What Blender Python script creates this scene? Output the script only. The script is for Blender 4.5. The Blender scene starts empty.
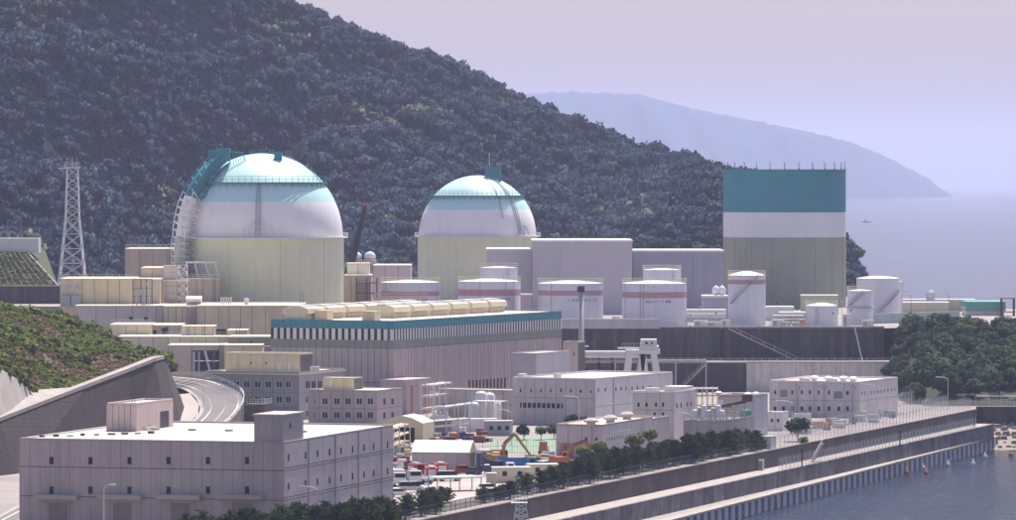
import bpy, math, random
import numpy as np
from mathutils import Vector, Matrix, noise
random.seed(7); np.random.seed(7)
R = math.radians
SC = bpy.context.scene
COL = SC.collection

# ---------------------------------------------------------------- camera
F, Y0, CX, H, G = 5000.0, 178.0, 508.0, 62.0, 9.0
cam_d = bpy.data.cameras.new('camera'); cam = bpy.data.objects.new('camera', cam_d); COL.objects.link(cam)
cam.location = (0, 0, H); cam.rotation_euler = (R(90), 0, 0)
cam_d.sensor_width = 36; cam_d.lens = F/1016*36; cam_d.shift_y = -(260-Y0)/1016
cam_d.clip_start = 5; cam_d.clip_end = 90000
SC.camera = cam
# ---------------------------------------------------------------- sky, sun, exposure
SUN_AZ, SUN_EL = R(19), R(63)
world = bpy.data.worlds.new('World'); SC.world = world; world.use_nodes = True
wn = world.node_tree.nodes; wl = world.node_tree.links
bg = wn['Background']
sky = wn.new('ShaderNodeTexSky'); sky.sky_type = 'NISHITA'; sky.sun_disc = False
sky.sun_elevation = SUN_EL; sky.sun_rotation = SUN_AZ
sky.air_density = 1.3; sky.dust_density = 2.5; sky.ozone_density = 1.5; sky.altitude = 60
tint = wn.new('ShaderNodeVectorMath'); tint.operation = 'MULTIPLY'; tint.inputs[1].default_value = (1.05, .955, 1.10)   # lavender sky of the photograph
wl.new(sky.outputs[0], tint.inputs[0]); wl.new(tint.outputs[0], bg.inputs[0]); bg.inputs[1].default_value = 0.085
sun_d = bpy.data.lights.new('sun', 'SUN'); sun_d.energy = 5.0; sun_d.angle = R(0.5); sun_d.color = (1, .95, .87)
sun = bpy.data.objects.new('sun', sun_d); COL.objects.link(sun)
sdir = Vector((math.sin(SUN_AZ)*math.cos(SUN_EL), math.cos(SUN_AZ)*math.cos(SUN_EL), math.sin(SUN_EL)))
sun.rotation_euler = sdir.to_track_quat('Z', 'Y').to_euler()
SC.view_settings.view_transform = 'Standard'; SC.view_settings.look = 'None'
SC.view_settings.gamma = 1; SC.view_settings.exposure = 0.62
SC.cycles.volume_bounces = 1 if hasattr(SC, 'cycles') else 0

# ---------------------------------------------------------------- pixel helpers (a pixel gives a direction; depth comes from ground or wall)
def pt(x, y, Y): return Vector(((x-CX)/F*Y, Y, H-(y-Y0)/F*Y))
def gp(x, y, z=G): return pt(x, y, (H-z)*F/(y-Y0))

# ---------------------------------------------------------------- materials
MATS = {}
def lin(c): return tuple(((v/255)/12.92 if v/255 <= .04045 else ((v/255+.055)/1.055)**2.4) for v in c)
def mat(name, col, rough=.7, var=.12, streak=0., scale=.35, bump=0., metal=0., spec=.35, obj_var=.04, dirt=(.12, .10, .09), brick=None, brickm=None):
    """painted / concrete surface: cloudy tone variation, rain streaks of dirt, per piece tint"""
    if name in MATS: return MATS[name]
    m = bpy.data.materials.new(name); m.use_nodes = True
    N, L = m.node_tree.nodes, m.node_tree.links
    b = N['Principled BSDF']; b.inputs['Roughness'].default_value = rough; b.inputs['Metallic'].default_value = metal
    b.inputs['Specular IOR Level'].default_value = spec
    geo = N.new('ShaderNodeNewGeometry')
    nz = N.new('ShaderNodeTexNoise'); nz.inputs['Scale'].default_value = scale; nz.inputs['Detail'].default_value = 6; nz.inputs['Roughness'].default_value = .65
    L.new(geo.outputs['Position'], nz.inputs['Vector'])
    mr = N.new('ShaderNodeMapRange'); mr.inputs[1].default_value = .25; mr.inputs[2].default_value = .75
    mr.inputs[3].default_value = 1-var; mr.inputs[4].default_value = 1+var
    L.new(nz.outputs['Fac'], mr.inputs[0])
    oi = N.new('ShaderNodeObjectInfo')
    om = N.new('ShaderNodeMapRange'); om.inputs[3].default_value = 1-obj_var; om.inputs[4].default_value = 1+obj_var
    L.new(oi.outputs['Random'], om.inputs[0])
    mu = N.new('ShaderNodeMath'); mu.operation = 'MULTIPLY'; L.new(mr.outputs[0], mu.inputs[0]); L.new(om.outputs[0], mu.inputs[1])
    base = N.new('ShaderNodeRGB'); base.outputs[0].default_value = (*col, 1); src = base.outputs[0]
    if brick:
        bt = N.new('ShaderNodeTexBrick'); bt.inputs['Color1'].default_value = (*col, 1); bt.inputs['Color2'].default_value = (*[c*.8 for c in col], 1)
        bt.inputs['Mortar'].default_value = (*(brickm or [c*1.5 for c in col]), 1); bt.inputs['Scale'].default_value = 1
        bt.inputs['Brick Width'].default_value = brick[0]; bt.inputs['Row Height'].default_value = brick[1]; bt.inputs['Mortar Size'].default_value = brick[2]
        uv = N.new('ShaderNodeUVMap'); L.new(uv.outputs[0], bt.inputs['Vector']); src = bt.outputs['Color']
    vm = N.new('ShaderNodeVectorMath'); vm.operation = 'SCALE'; L.new(src, vm.inputs[0]); L.new(mu.outputs[0], vm.inputs['Scale'])
    out = vm.outputs[0]
    if streak > 0:
        mp = N.new('ShaderNodeMapping'); mp.inputs['Scale'].default_value = (.5, .5, .035); L.new(geo.outputs['Position'], mp.inputs[0])
        n2 = N.new('ShaderNodeTexNoise'); n2.inputs['Scale'].default_value = 1.0; n2.inputs['Detail'].default_value = 5; n2.inputs['Roughness'].default_value = .7
        L.new(mp.outputs[0], n2.inputs['Vector'])
        cr = N.new('ShaderNodeMapRange'); cr.inputs[1].default_value = .46; cr.inputs[2].default_value = .74; cr.inputs[3].default_value = 0; cr.inputs[4].default_value = streak
        L.new(n2.outputs['Fac'], cr.inputs[0])
        mx = N.new('ShaderNodeMix'); mx.data_type = 'RGBA'; L.new(cr.outputs[0], mx.inputs[0]); L.new(out, mx.inputs[6]); mx.inputs[7].default_value = (*dirt, 1)
        out = mx.outputs[2]
    L.new(out, b.inputs['Base Color'])
    if bump > 0:
        n3 = N.new('ShaderNodeTexNoise'); n3.inputs['Scale'].default_value = scale*6; n3.inputs['Detail'].default_value = 5
        L.new(geo.outputs['Position'], n3.inputs['Vector'])
        bp = N.new('ShaderNodeBump'); bp.inputs['Strength'].default_value = bump; bp.inputs['Distance'].default_value = .3
        L.new(n3.outputs['Fac'], bp.inputs['Height']); L.new(bp.outputs[0], b.inputs['Normal'])
    MATS[name] = m; return m
def leafmat(name, c1, c2, rough=.9):
    if name in MATS: return MATS[name]
    m = bpy.data.materials.new(name); m.use_nodes = True
    N, L = m.node_tree.nodes, m.node_tree.links; b = N['Principled BSDF']
    b.inputs['Roughness'].default_value = rough; b.inputs['Specular IOR Level'].default_value = .04
    oi = N.new('ShaderNodeObjectInfo'); geo = N.new('ShaderNodeNewGeometry')
    nz = N.new('ShaderNodeTexNoise'); nz.inputs['Scale'].default_value = .9; nz.inputs['Detail'].default_value = 3; L.new(geo.outputs['Position'], nz.inputs['Vector'])
    ad = N.new('ShaderNodeMath'); ad.operation = 'ADD'; L.new(oi.outputs['Random'], ad.inputs[0]); L.new(nz.outputs['Fac'], ad.inputs[1])
    mr = N.new('ShaderNodeMapRange'); mr.inputs[1].default_value = .3; mr.inputs[2].default_value = 1.6; L.new(ad.outputs[0], mr.inputs[0])
    mx = N.new('ShaderNodeMix'); mx.data_type = 'RGBA'; L.new(mr.outputs[0], mx.inputs[0]); mx.inputs[6].default_value = (*c1, 1); mx.inputs[7].default_value = (*c2, 1)
    L.new(mx.outputs[2], b.inputs['Base Color'])
    tr = N.new('ShaderNodeBsdfTranslucent'); L.new(mx.outputs[2], tr.inputs[0])
    ms = N.new('ShaderNodeMixShader'); ms.inputs[0].default_value = .25
    L.new(b.outputs[0], ms.inputs[1]); L.new(tr.outputs[0], ms.inputs[2]); L.new(ms.outputs[0], N['Material Output'].inputs[0])
    MATS[name] = m; return m

jointm = mat('joint_dark', (.12, .105, .105))  # dark joint colour, for panel gaps and string courses
beige = mat('beige_paint', (.63, .535, .36), streak=.2, var=.1)
beige2 = mat('beige_pink_paint', (.53, .435, .34), streak=.25, var=.1)
cream = mat('cream_paint', (.63, .565, .41), streak=.1, var=.06)
mauve = mat('mauve_paint', (.40, .34, .325), streak=.2, var=.06)
mauve2 = mat('mauve_panel', (.425, .355, .34), streak=.28, var=.08)
greyw = mat('grey_office_wall', (.27, .25, .265), streak=.15, var=.07)
lilac = mat('lilac_grey_wall', (.50, .465, .50), streak=.15, var=.05, scale=.08)
lilac2 = mat('lilac_dark_wall', (.34, .33, .40), streak=.1, var=.06, scale=.08)
white = mat('white_wall', (.68, .62, .60), streak=.2, var=.07)
whitep = mat('white_paint', (.66, .64, .62), var=.06, streak=.1, rough=.45)
tankm = mat('tank_paint', (.68, .67, .73), var=.05, streak=.14, rough=.4)
tankroof = mat('tank_roof', (.62, .60, .57), var=.05, rough=.5)
pinkband = mat('pink_band', (.46, .26, .29), var=.06, streak=.1, rough=.5)
teal = mat('teal_paint', (.03, .22, .27), var=.1, streak=.2, rough=.55, scale=.2)
tealroof = mat('teal_roof', (.06, .22, .24), var=.1, rough=.55)
olive = mat('olive_band', (.23, .235, .20), var=.06, streak=.1)
cylg = mat('grey_green_concrete', (.33, .33, .255), var=.08, streak=.16, scale=.12)
domeg = mat('pale_green_concrete', (.66, .66, .46), var=.07, streak=.12, scale=.1)
domew = mat('dome_white', (.80, .76, .76), var=.05, streak=.1, scale=.1, rough=.4)
domea = mat('dome_aqua', (.48, .70, .68), var=.05, streak=.06, scale=.1, rough=.42, spec=.4)
roofm = mat('roof_concrete', (.45, .40, .36), var=.14, rough=.9, scale=.15)
rooflt = mat('roof_white', (.50, .435, .39), var=.1, rough=.9, scale=.12)
conc = mat('concrete', (.30, .275, .255), var=.2, streak=.35, rough=.9, bump=.2)
concl = mat('pale_concrete', (.34, .305, .275), var=.15, streak=.3, rough=.9)
concd = mat('dark_stained_concrete', (.062, .050, .056), var=.3, streak=.7, rough=.95, dirt=(.17, .145, .14), scale=.25, bump=.2)
concm = mat('weathered_concrete', (.095, .079, .077), obj_var=.2, var=.3, streak=.5, rough=.95, dirt=(.07, .06, .06), scale=.25, bump=.25)
stonew = mat('block_wall', (.036, .026, .026), var=.35, rough=.95, scale=.3, brick=(1.3, .9, .05), brickm=(.062, .05, .05), bump=.3)
asph = mat('asphalt', (.16, .15, .145), var=.15, rough=.95, scale=.2)
paintw = mat('road_white', (.75, .72, .68), var=.15)
painto = mat('road_orange', (.62, .30, .12), var=.15)
yard = mat('yard_ground', (.28, .245, .22), var=.25, rough=.95, scale=.06)
grasst = mat('grass_soil', (.085, .075, .045), var=.4, rough=1, scale=.15)
forestfloor = mat('haze_blue_floor', (.010, .022, .040), var=.4, rough=1)  # blue of the distance haze mixed into the soil colour
capem = mat('haze_blue_headland', (.018, .042, .075), var=.5, rough=1, scale=.01)  # far haze tinted into the woodland colour
steel = mat('galvanised_steel', (.42, .42, .44), metal=.3, rough=.5, var=.1)
steelp = mat('pale_steel', (.62, .61, .62), rough=.5, var=.1)
dark = mat('dark_metal', (.035, .035, .045), rough=.5, var=.1)
darkred = mat('rust_red', (.22, .06, .06), rough=.6, var=.1)
reddoor = mat('red_door_paint', (.46, .20, .19), rough=.6, var=.08)
glass = mat('window_glass', (.02, .024, .036), rough=.3, var=.2, spec=.12, obj_var=.3)
black = mat('louvre_black', (.018, .017, .025), rough=.8, var=.1)  # plain black for louvres, slot windows and other black pieces
yellow = mat('yellow_plant_paint', (.34, .19, .05), rough=.5, var=.15)
orange = mat('orange_paint', (.40, .15, .055), rough=.5, var=.15)
red = mat('red_vehicle', (.42, .03, .03), rough=.35, var=.05)
blue = mat('blue_vehicle', (.015, .13, .36), rough=.4, var=.08)
navy = mat('navy_vehicle', (.025, .04, .12), rough=.4, var=.08)
tyre = mat('tyre_rubber', (.02, .02, .02), rough=.9)
greennet = mat('green_net', (.03, .22, .15), rough=.8, var=.2)
court = mat('green_court', (.19, .27, .19), rough=.9, var=.12)
wood = mat('bark', (.07, .05, .04), rough=.95, var=.2)
silver = mat('car_silver', (.45, .45, .47), rough=.3, metal=.4)
greend = mat('green_steel', (.05, .20, .17), rough=.6)
txtm = mat('lettering_black', (.03, .03, .05), rough=.6)
pine_l = leafmat('pine_needles', (.010, .024, .012), (.068, .098, .036))
bush_l = leafmat('bush_leaves', (.06, .095, .02), (.19, .21, .05))
broad_l = leafmat('broad_leaves', (.010, .028, .020), (.075, .112, .052))
forest_l = leafmat('haze_blue_leaves', (.013, .028, .062), (.066, .100, .128))  # leaf colours carry the blue of distance haze, bluer than real foliage
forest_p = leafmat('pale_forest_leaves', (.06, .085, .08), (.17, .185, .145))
dry_l = leafmat('dry_grass', (.15, .09, .055), (.30, .20, .12))
grass_l = leafmat('green_brush', (.05, .085, .015), (.15, .18, .045))

# ---------------------------------------------------------------- mesh helpers
class MB:
    def __init__(s): s.v = []; s.f = []; s.uv = None
    def add(s, vs, fs):
        n = len(s.v); s.v += [tuple(p) for p in vs]; s.f += [tuple(i+n for i in f) for f in fs]; return s
    def box(s, x0, x1, y0, y1, z0, z1, bottom=True):
        vs = [(x0,y0,z0),(x1,y0,z0),(x1,y1,z0),(x0,y1,z0),(x0,y0,z1),(x1,y0,z1),(x1,y1,z1),(x0,y1,z1)]
        fs = [(4,5,6,7),(0,1,5,4),(1,2,6,5),(2,3,7,6),(3,0,4,7)] + ([(3,2,1,0)] if bottom else [])
        return s.add(vs, fs)
    def prism(s, pts, z0, z1):
        n = len(pts); vs = [(p[0],p[1],z0) for p in pts]+[(p[0],p[1],z1) for p in pts]
        fs = [tuple(range(n,2*n)), tuple(reversed(range(n)))]+[(i,(i+1)%n,n+(i+1)%n,n+i) for i in range(n)]
        return s.add(vs, fs)
    def xprism(s, prof, x0, x1):   # profile in (y,z), extruded along x
        n = len(prof); vs = [(x0,p[0],p[1]) for p in prof]+[(x1,p[0],p[1]) for p in prof]
        fs = [tuple(reversed(range(n))), tuple(range(n,2*n))]+[(i,(i+1)%n,n+(i+1)%n,n+i) for i in range(n)]
        return s.add(vs, fs)
    def tube(s, a, b, r, n=6, r2=None):
        a = Vector(a); b = Vector(b); d = (b-a)
        if d.length < 1e-6: return s
        q = d.to_track_quat('Z','Y'); r2 = r if r2 is None else r2; vs = []
        for c, rr in ((a,r),(b,r2)):
            for i in range(n):
                t = 2*math.pi*(i+.5)/n; vs.append(c+q@Vector((rr*math.cos(t), rr*math.sin(t), 0)))
        fs = [(i,(i+1)%n,n+(i+1)%n,n+i) for i in range(n)]+[tuple(reversed(range(n))),tuple(range(n,2*n))]
        return s.add(vs, fs)
    def path(s, pts, r, n=8):
        for a, b in zip(pts, pts[1:]): s.tube(a, b, r, n)
        return s
    def lathe(s, prof, n=64, c=(0,0,0), a0=0, a1=2*math.pi):
        full = abs(a1-a0-2*math.pi) < 1e-6; m = n if full else n+1; vs = []
        for r, z in prof:
            for i in range(m):
                t = a0+(a1-a0)*i/n; vs.append((c[0]+r*math.cos(t), c[1]+r*math.sin(t), c[2]+z))
        fs = []
        for j in range(len(prof)-1):
            for i in range(n):
                k = (i+1) % m; fs.append((j*m+i, j*m+k, (j+1)*m+k, (j+1)*m+i))
        return s.add(vs, fs)
    def mesh(s, name, smooth=False):
        me = bpy.data.meshes.new(name); me.from_pydata(s.v, [], s.f)
        if smooth: me.polygons.foreach_set('use_smooth', [True]*len(me.polygons))
        if s.uv:
            l = me.uv_layers.new(name='UVMap')
            for lp in me.loops: l.data[lp.index].uv = s.uv[lp.vertex_index]
        me.update(); return me
    def build(s, name, m, parent=None, smooth=False, loc=None, rz=None):
        return link(name, s.mesh(name, smooth), m, parent, loc, rz)
def link(name, me, m=None, parent=None, loc=None, rz=None):
    o = bpy.data.objects.new(name, me); COL.objects.link(o)
    if m and not me.materials: me.materials.append(m)
    if parent: o.parent = parent
    if loc is not None: o.location = loc
    if rz is not None: o.rotation_euler = (0,0,rz)
    return o
def tag(o, label, cat, group=None):
    o['label'] = label; o['category'] = cat
    if group: o['group'] = group
    return o
def thing(name, label, cat, loc=(0,0,0), rz=0, group=None):
    o = bpy.data.objects.new(name, None); COL.objects.link(o); o.location = loc; o.rotation_euler = (0,0,rz); o.empty_display_size = .5
    return tag(o, label, cat, group)
def struct(o): o['kind'] = 'structure'; return o
def dup(root, loc, rz, label, group=None, parent=None):
    kids = {}
    r = root.copy(); COL.objects.link(r); r.location = loc; r.rotation_euler = (0,0,rz); r['label'] = label
    if group: r['group'] = group
    for ch in root.children:
        c = ch.copy(); COL.objects.link(c); c.parent = r
        for g in ch.children:
            d = g.copy(); COL.objects.link(d); d.parent = c
    return r
CACHE = {}
def shared(key, fn):
    if key not in CACHE: CACHE[key] = fn()
    return CACHE[key]
def sheet(name, pts, m, z=None):
    mb = MB(); mb.add([(p[0],p[1],p[2] if z is None else z) for p in pts], [tuple(range(len(pts)))]); return struct(mb.build(name, m))

# ---------------------------------------------------------------- building helper
class Bld:
    """box building: origin at its near ground corner; front face runs to local -x, right face along local +y"""
    def __init__(s, name, label, cat, xc, yc, xl, xr, ytop, rz, z0=G, Y=None, core=None, group=None, roof=None, parapet=.35, W=None, D=None, ztop=None, z_at=None):
        o = pt(xc, yc, Y) if Y else gp(xc, yc, z_at if z_at is not None else z0); o.z = z0; s.o = o; s.rz = rz
        s.ex = Vector((math.cos(rz), math.sin(rz))); s.ey = Vector((-math.sin(rz), math.cos(rz)))
        s.W = W or -s.solve(xl, s.ex); s.D = D or s.solve(xr, s.ey)
        s.z1 = (ztop if ztop is not None else (H-(ytop-Y0)*o.y/F)); s.h = s.z1-z0
        s.root = thing(name, label, cat, o, rz, group); s.core = core or beige
        e = .1; mb = MB().box(-s.W+.01, -e, e, s.D-.01, -.4, s.h-.02)
        mb.build('wall', jointm, s.root)
        link('side_panel', holed(s.D, s.h, .1, []), s.core, s.root, (-s.W-.1, s.D, 0), R(-90)); link('back_panel', holed(s.W, s.h, .1, []), s.core, s.root, (0, s.D+.1, 0), R(180))
        if roof is not None:
            MB().box(-s.W+.3, -.3, .3, s.D-.3, s.h-.02, s.h+.03).build('roof', roof, s.root)
            p = MB(); t = .3; p.box(-s.W, 0, 0, t, s.h, s.h+parapet); p.box(-t, 0, t, s.D, s.h, s.h+parapet); p.box(-s.W, -s.W+t, t, s.D, s.h, s.h+parapet); p.box(-s.W+t, -t, s.D-t, s.D, s.h, s.h+parapet)
            p.build('parapet', s.core, s.root)
    def solve(s, px, d):
        k = (px-CX)/F; return (k*s.o.y-s.o.x)/(d.x-k*d.y)
    def u(s, face, px):      # image column -> distance along the face
        return s.solve(px, s.ex) if face == 'F' else s.solve(px, s.ey)
    def z(s, face, px, py):  # image row on the face -> height above the base
        t = s.u(face, px); Y = s.o.y+(s.ex.y if face == 'F' else s.ey.y)*t
        return H-(py-Y0)*Y/F-s.o.z
    def rect(s, face, x0, x1, y0, y1):
        xm = (x0+x1)/2; a, b = s.u(face, x0), s.u(face, x1); return (min(a,b), max(a,b), s.z(face, xm, y1), s.z(face, xm, y0))
    def loc(s, face, u, z, out=0.):
        return Vector((u, -out, z)) if face == 'F' else Vector((out, u, z))
    def clad(s, face, ucuts, zcuts, wins, m, th=.1, gap=.08, name='panel'):
        fr = 0. if face == 'F' else R(90)
        for i in range(len(ucuts)-1):
            for j in range(len(zcuts)-1):
                u0, u1, z0, z1 = ucuts[i]+gap/2, ucuts[i+1]-gap/2, zcuts[j]+gap/2, zcuts[j+1]-gap/2
                hs = [w for w in wins if w[0] < u1-.02 and w[1] > u0+.02 and w[2] < z1-.02 and w[3] > z0+.02]
                if hs:
                    me = holed(u1-u0, z1-z0, th, [(w[0]-u0, w[1]-u0, w[2]-z0, w[3]-z0) for w in hs])
                else:
                    me = shared(('pan', round(u1-u0,2), round(z1-z0,2), th, m.name), lambda: holed(u1-u0, z1-z0, th, []))
                o = link(name, me, m, s.root, s.loc(face, u0, z0), fr)
    def window(s, face, w, pane=glass, frame=None, mull=0, depth=.03, name='window'):
        fr = 0. if face == 'F' else R(90); a, b = round(w[1]-w[0],2), round(w[3]-w[2],2); fm = frame or steelp
        def mk():
            t = .07; mb = MB(); y0, y1 = -.02, .10
            mb.box(0,a,y0,y1,0,t); mb.box(0,a,y0,y1,b-t,b); mb.box(0,t,y0,y1,t,b-t); mb.box(a-t,a,y0,y1,t,b-t)
            for k in range(mull): c = a*(k+1)/(mull+1); mb.box(c-.03,c+.03,y0,y1,t,b-t)
            return mb.mesh('window')
        me = shared(('win',a,b,mull,fm.name), mk)
        o = link(name, me, fm, s.root, s.loc(face, w[0], w[2]), fr)
        gm = shared(('pane',a,b,pane.name), lambda: MB().box(.05,a-.05,.04,.097,.05,b-.05).mesh('pane'))
        link('pane', gm, pane, o)
        return o
    def on(s, name, face, w, m, proud=.15, parent=None):   # plain box part standing off a face
        mb = MB()
        if face == 'F': mb.box(w[0], w[1], -proud, .02, w[2], w[3])
        else: mb.box(-.02, proud, w[0], w[1], w[2], w[3])
        return mb.build(name, m, parent or s.root)
def holed(a, b, th, holes):
    us = sorted({0., a, *[min(max(h[k],0),a) for h in holes for k in (0,1)]}); zs = sorted({0., b, *[min(max(h[k],0),b) for h in holes for k in (2,3)]})
    mb = MB(); nu, nz = len(us)-1, len(zs)-1
    def solid(i, j):
        if i < 0 or j < 0 or i >= nu or j >= nz: return False
        c, d = (us[i]+us[i+1])/2, (zs[j]+zs[j+1])/2
        return not any(h[0] < c < h[1] and h[2] < d < h[3] for h in holes)
    for i in range(nu):
        for j in range(nz):
            if not solid(i, j): continue
            x0, x1, z0, z1 = us[i], us[i+1], zs[j], zs[j+1]
            mb.add([(x0,0,z0),(x1,0,z0),(x1,0,z1),(x0,0,z1)], [(0,1,2,3)])
            if not solid(i-1,j): mb.add([(x0,0,z0),(x0,0,z1),(x0,th,z1),(x0,th,z0)], [(0,1,2,3)])
            if not solid(i+1,j): mb.add([(x1,0,z0),(x1,th,z0),(x1,th,z1),(x1,0,z1)], [(0,1,2,3)])
            if not solid(i,j-1): mb.add([(x0,0,z0),(x0,th,z0),(x1,th,z0),(x1,0,z0)], [(0,1,2,3)])
            if not solid(i,j+1): mb.add([(x0,0,z1),(x1,0,z1),(x1,th,z1),(x0,th,z1)], [(0,1,2,3)])
    return mb.mesh('panel')
def lin_cuts(a, b, n): return [a+(b-a)*i/n for i in range(n+1)]

# ---------------------------------------------------------------- foliage meshes
def leaf_cloud(n, rad, size, seed, squash=.8, lobes=7, spread=.55, lobe_r=.5, flat=.0, m=None, name='crown', core=True):
    """many small leaf faces spread through several lobes of a crown, centre at the origin"""
    rng = np.random.RandomState(seed)
    d = rng.normal(size=(lobes,3)); d /= np.linalg.norm(d,axis=1)[:,None]; d[:,2] = np.abs(d[:,2])*.9-.25
    lc = d*rad*spread*rng.uniform(.5,1.1,(lobes,1)); lc[0] = 0; lr = rad*lobe_r*rng.uniform(.75,1.2,lobes)
    k = rng.randint(lobes,size=n); q = rng.normal(size=(n,3)); q /= np.linalg.norm(q,axis=1)[:,None]
    p = lc[k]+q*(lr[k]*rng.uniform(.55,1.06,n)**.6)[:,None]; p[:,2] *= squash
    nr = q*.9+rng.normal(size=(n,3))*.6; nr[:,2] += flat; nr /= np.linalg.norm(nr,axis=1)[:,None]
    t = np.cross(nr, rng.normal(size=(n,3))); t /= np.linalg.norm(t,axis=1)[:,None]; bt = np.cross(nr,t)
    s = (size*rng.uniform(.6,1.3,n))[:,None]
    v = np.stack([p-t*s*.5-bt*s*.35, p+t*s*.5-bt*s*.3, p+t*s*.4+bt*s*.45, p-t*s*.45+bt*s*.4],1).reshape(-1,3)
    f = [tuple(range(4*i,4*i+4)) for i in range(n)]
    vs = v.tolist()
    if core:
        for c, r_ in zip(lc, lr):
            b = len(vs); r2 = r_*.72
            for (a_, b_, c_) in ((1,0,0),(-1,0,0),(0,1,0),(0,-1,0),(0,0,1),(0,0,-1)): vs.append((c[0]+a_*r2, c[1]+b_*r2, (c[2]+c_*r2)*squash))
            f += [(b+i,b+j,b+k2) for i,j,k2 in ((0,2,4),(2,1,4),(1,3,4),(3,0,4),(2,0,5),(1,2,5),(3,1,5),(0,3,5))]
    me = bpy.data.meshes.new(name); me.from_pydata(vs, [], f)
    if m: me.materials.append(m)
    # soft crown shading: normals follow the lobe the leaf belongs to
    nv = np.repeat(q*.8+rng.normal(size=(n,3))*.28+np.array([0,0,.25]), 4, axis=0); ex = len(vs)-4*n
    if ex: nv = np.concatenate([nv, np.tile(np.array([[1,0,0],[-1,0,0],[0,1,0],[0,-1,0],[0,0,1],[0,0,-1]],float), (lobes,1))])
    nv /= np.linalg.norm(nv,axis=1)[:,None]; me.polygons.foreach_set('use_smooth', [True]*len(me.polygons)); me.normals_split_custom_set_from_vertices(nv.tolist())
    return me
def scatter(name, P, S, A, K, protos, label, cat):
    """stuff: points carrying scale / angle / kind, instanced with geometry nodes"""
    me = bpy.data.meshes.new(name); me.from_pydata([tuple(p) for p in P], [], [])
    for nm, arr, ty in (('sc',S,'FLOAT_VECTOR'),('ang',A,'FLOAT_VECTOR'),('kd',K,'INT')):
        at = me.attributes.new(nm, ty, 'POINT')
        at.data.foreach_set('vector' if ty != 'INT' else 'value', np.asarray(arr).ravel())
    o = link(name, me); tag(o, label, cat); o['kind'] = 'stuff'
    ng = bpy.data.node_groups.new(name+'_nodes','GeometryNodeTree')
    ng.interface.new_socket('Geometry', in_out='INPUT', socket_type='NodeSocketGeometry'); ng.interface.new_socket('Geometry', in_out='OUTPUT', socket_type='NodeSocketGeometry')
    N, L = ng.nodes, ng.links; gi = N.new('NodeGroupInput'); go = N.new('NodeGroupOutput'); jn = N.new('GeometryNodeJoinGeometry')
    def attr(nm, ty):
        a = N.new('GeometryNodeInputNamedAttribute'); a.data_type = ty; a.inputs[0].default_value = nm; return [s for s in a.outputs if s.enabled][0]
    sc, an, kd = attr('sc','FLOAT_VECTOR'), attr('ang','FLOAT_VECTOR'), attr('kd','INT')
    for i, pm in enumerate(protos):
        po = bpy.data.objects.new(name+'_piece', pm)
        oi = N.new('GeometryNodeObjectInfo'); oi.inputs['Object'].default_value = po; oi.inputs['As Instance'].default_value = True
        cp = N.new('FunctionNodeCompare'); cp.data_type = 'INT'; cp.operation = 'EQUAL'
        ins = [s for s in cp.inputs if s.enabled]; L.new(kd, ins[0]); ins[1].default_value = i
        ip = N.new('GeometryNodeInstanceOnPoints'); L.new(gi.outputs[0], ip.inputs['Points']); L.new(cp.outputs[0], ip.inputs['Selection'])
        L.new(oi.outputs['Geometry'], ip.inputs['Instance']); L.new(an, ip.inputs['Rotation']); L.new(sc, ip.inputs['Scale']); L.new(ip.outputs[0], jn.inputs[0])
    L.new(jn.outputs[0], go.inputs[0]); md = o.modifiers.new('scatter','NODES'); md.node_group = ng
    return o

# ================================================================ SETTING
# ---- sea
def sea_mat():
    m = bpy.data.materials.new('sea_water'); m.use_nodes = True; N, L = m.node_tree.nodes, m.node_tree.links; b = N['Principled BSDF']
    b.inputs['Base Color'].default_value = (.002, .012, .030, 1); b.inputs['Roughness'].default_value = .12; b.inputs['IOR'].default_value = 1.33; b.inputs['Specular IOR Level'].default_value = .36
    geo = N.new('ShaderNodeNewGeometry'); mp = N.new('ShaderNodeMapping'); mp.inputs['Scale'].default_value = (.55, .22, 1); mp.inputs['Rotation'].default_value = (0,0,R(12)); L.new(geo.outputs['Position'], mp.inputs[0])
    n1 = N.new('ShaderNodeTexNoise'); n1.inputs['Scale'].default_value = .9; n1.inputs['Detail'].default_value = 5; n1.inputs['Roughness'].default_value = .6; L.new(mp.outputs[0], n1.inputs['Vector'])
    n2 = N.new('ShaderNodeTexNoise'); n2.inputs['Scale'].default_value = .12; n2.inputs['Detail'].default_value = 3; L.new(mp.outputs[0], n2.inputs['Vector'])
    ad = N.new('ShaderNodeMath'); ad.operation = 'MULTIPLY_ADD'; ad.inputs[1].default_value = 1.6; L.new(n2.outputs['Fac'], ad.inputs[0]); L.new(n1.outputs['Fac'], ad.inputs[2])
    bp = N.new('ShaderNodeBump'); bp.inputs['Strength'].default_value = 1; bp.inputs['Distance'].default_value = 2.4; L.new(ad.outputs[0], bp.inputs['Height']); L.new(bp.outputs[0], b.inputs['Normal'])
    return m
sheet('sea', [(-8000,-300,0),(8000,-300,0),(8000,40000,0),(-8000,40000,0)], sea_mat())

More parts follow.
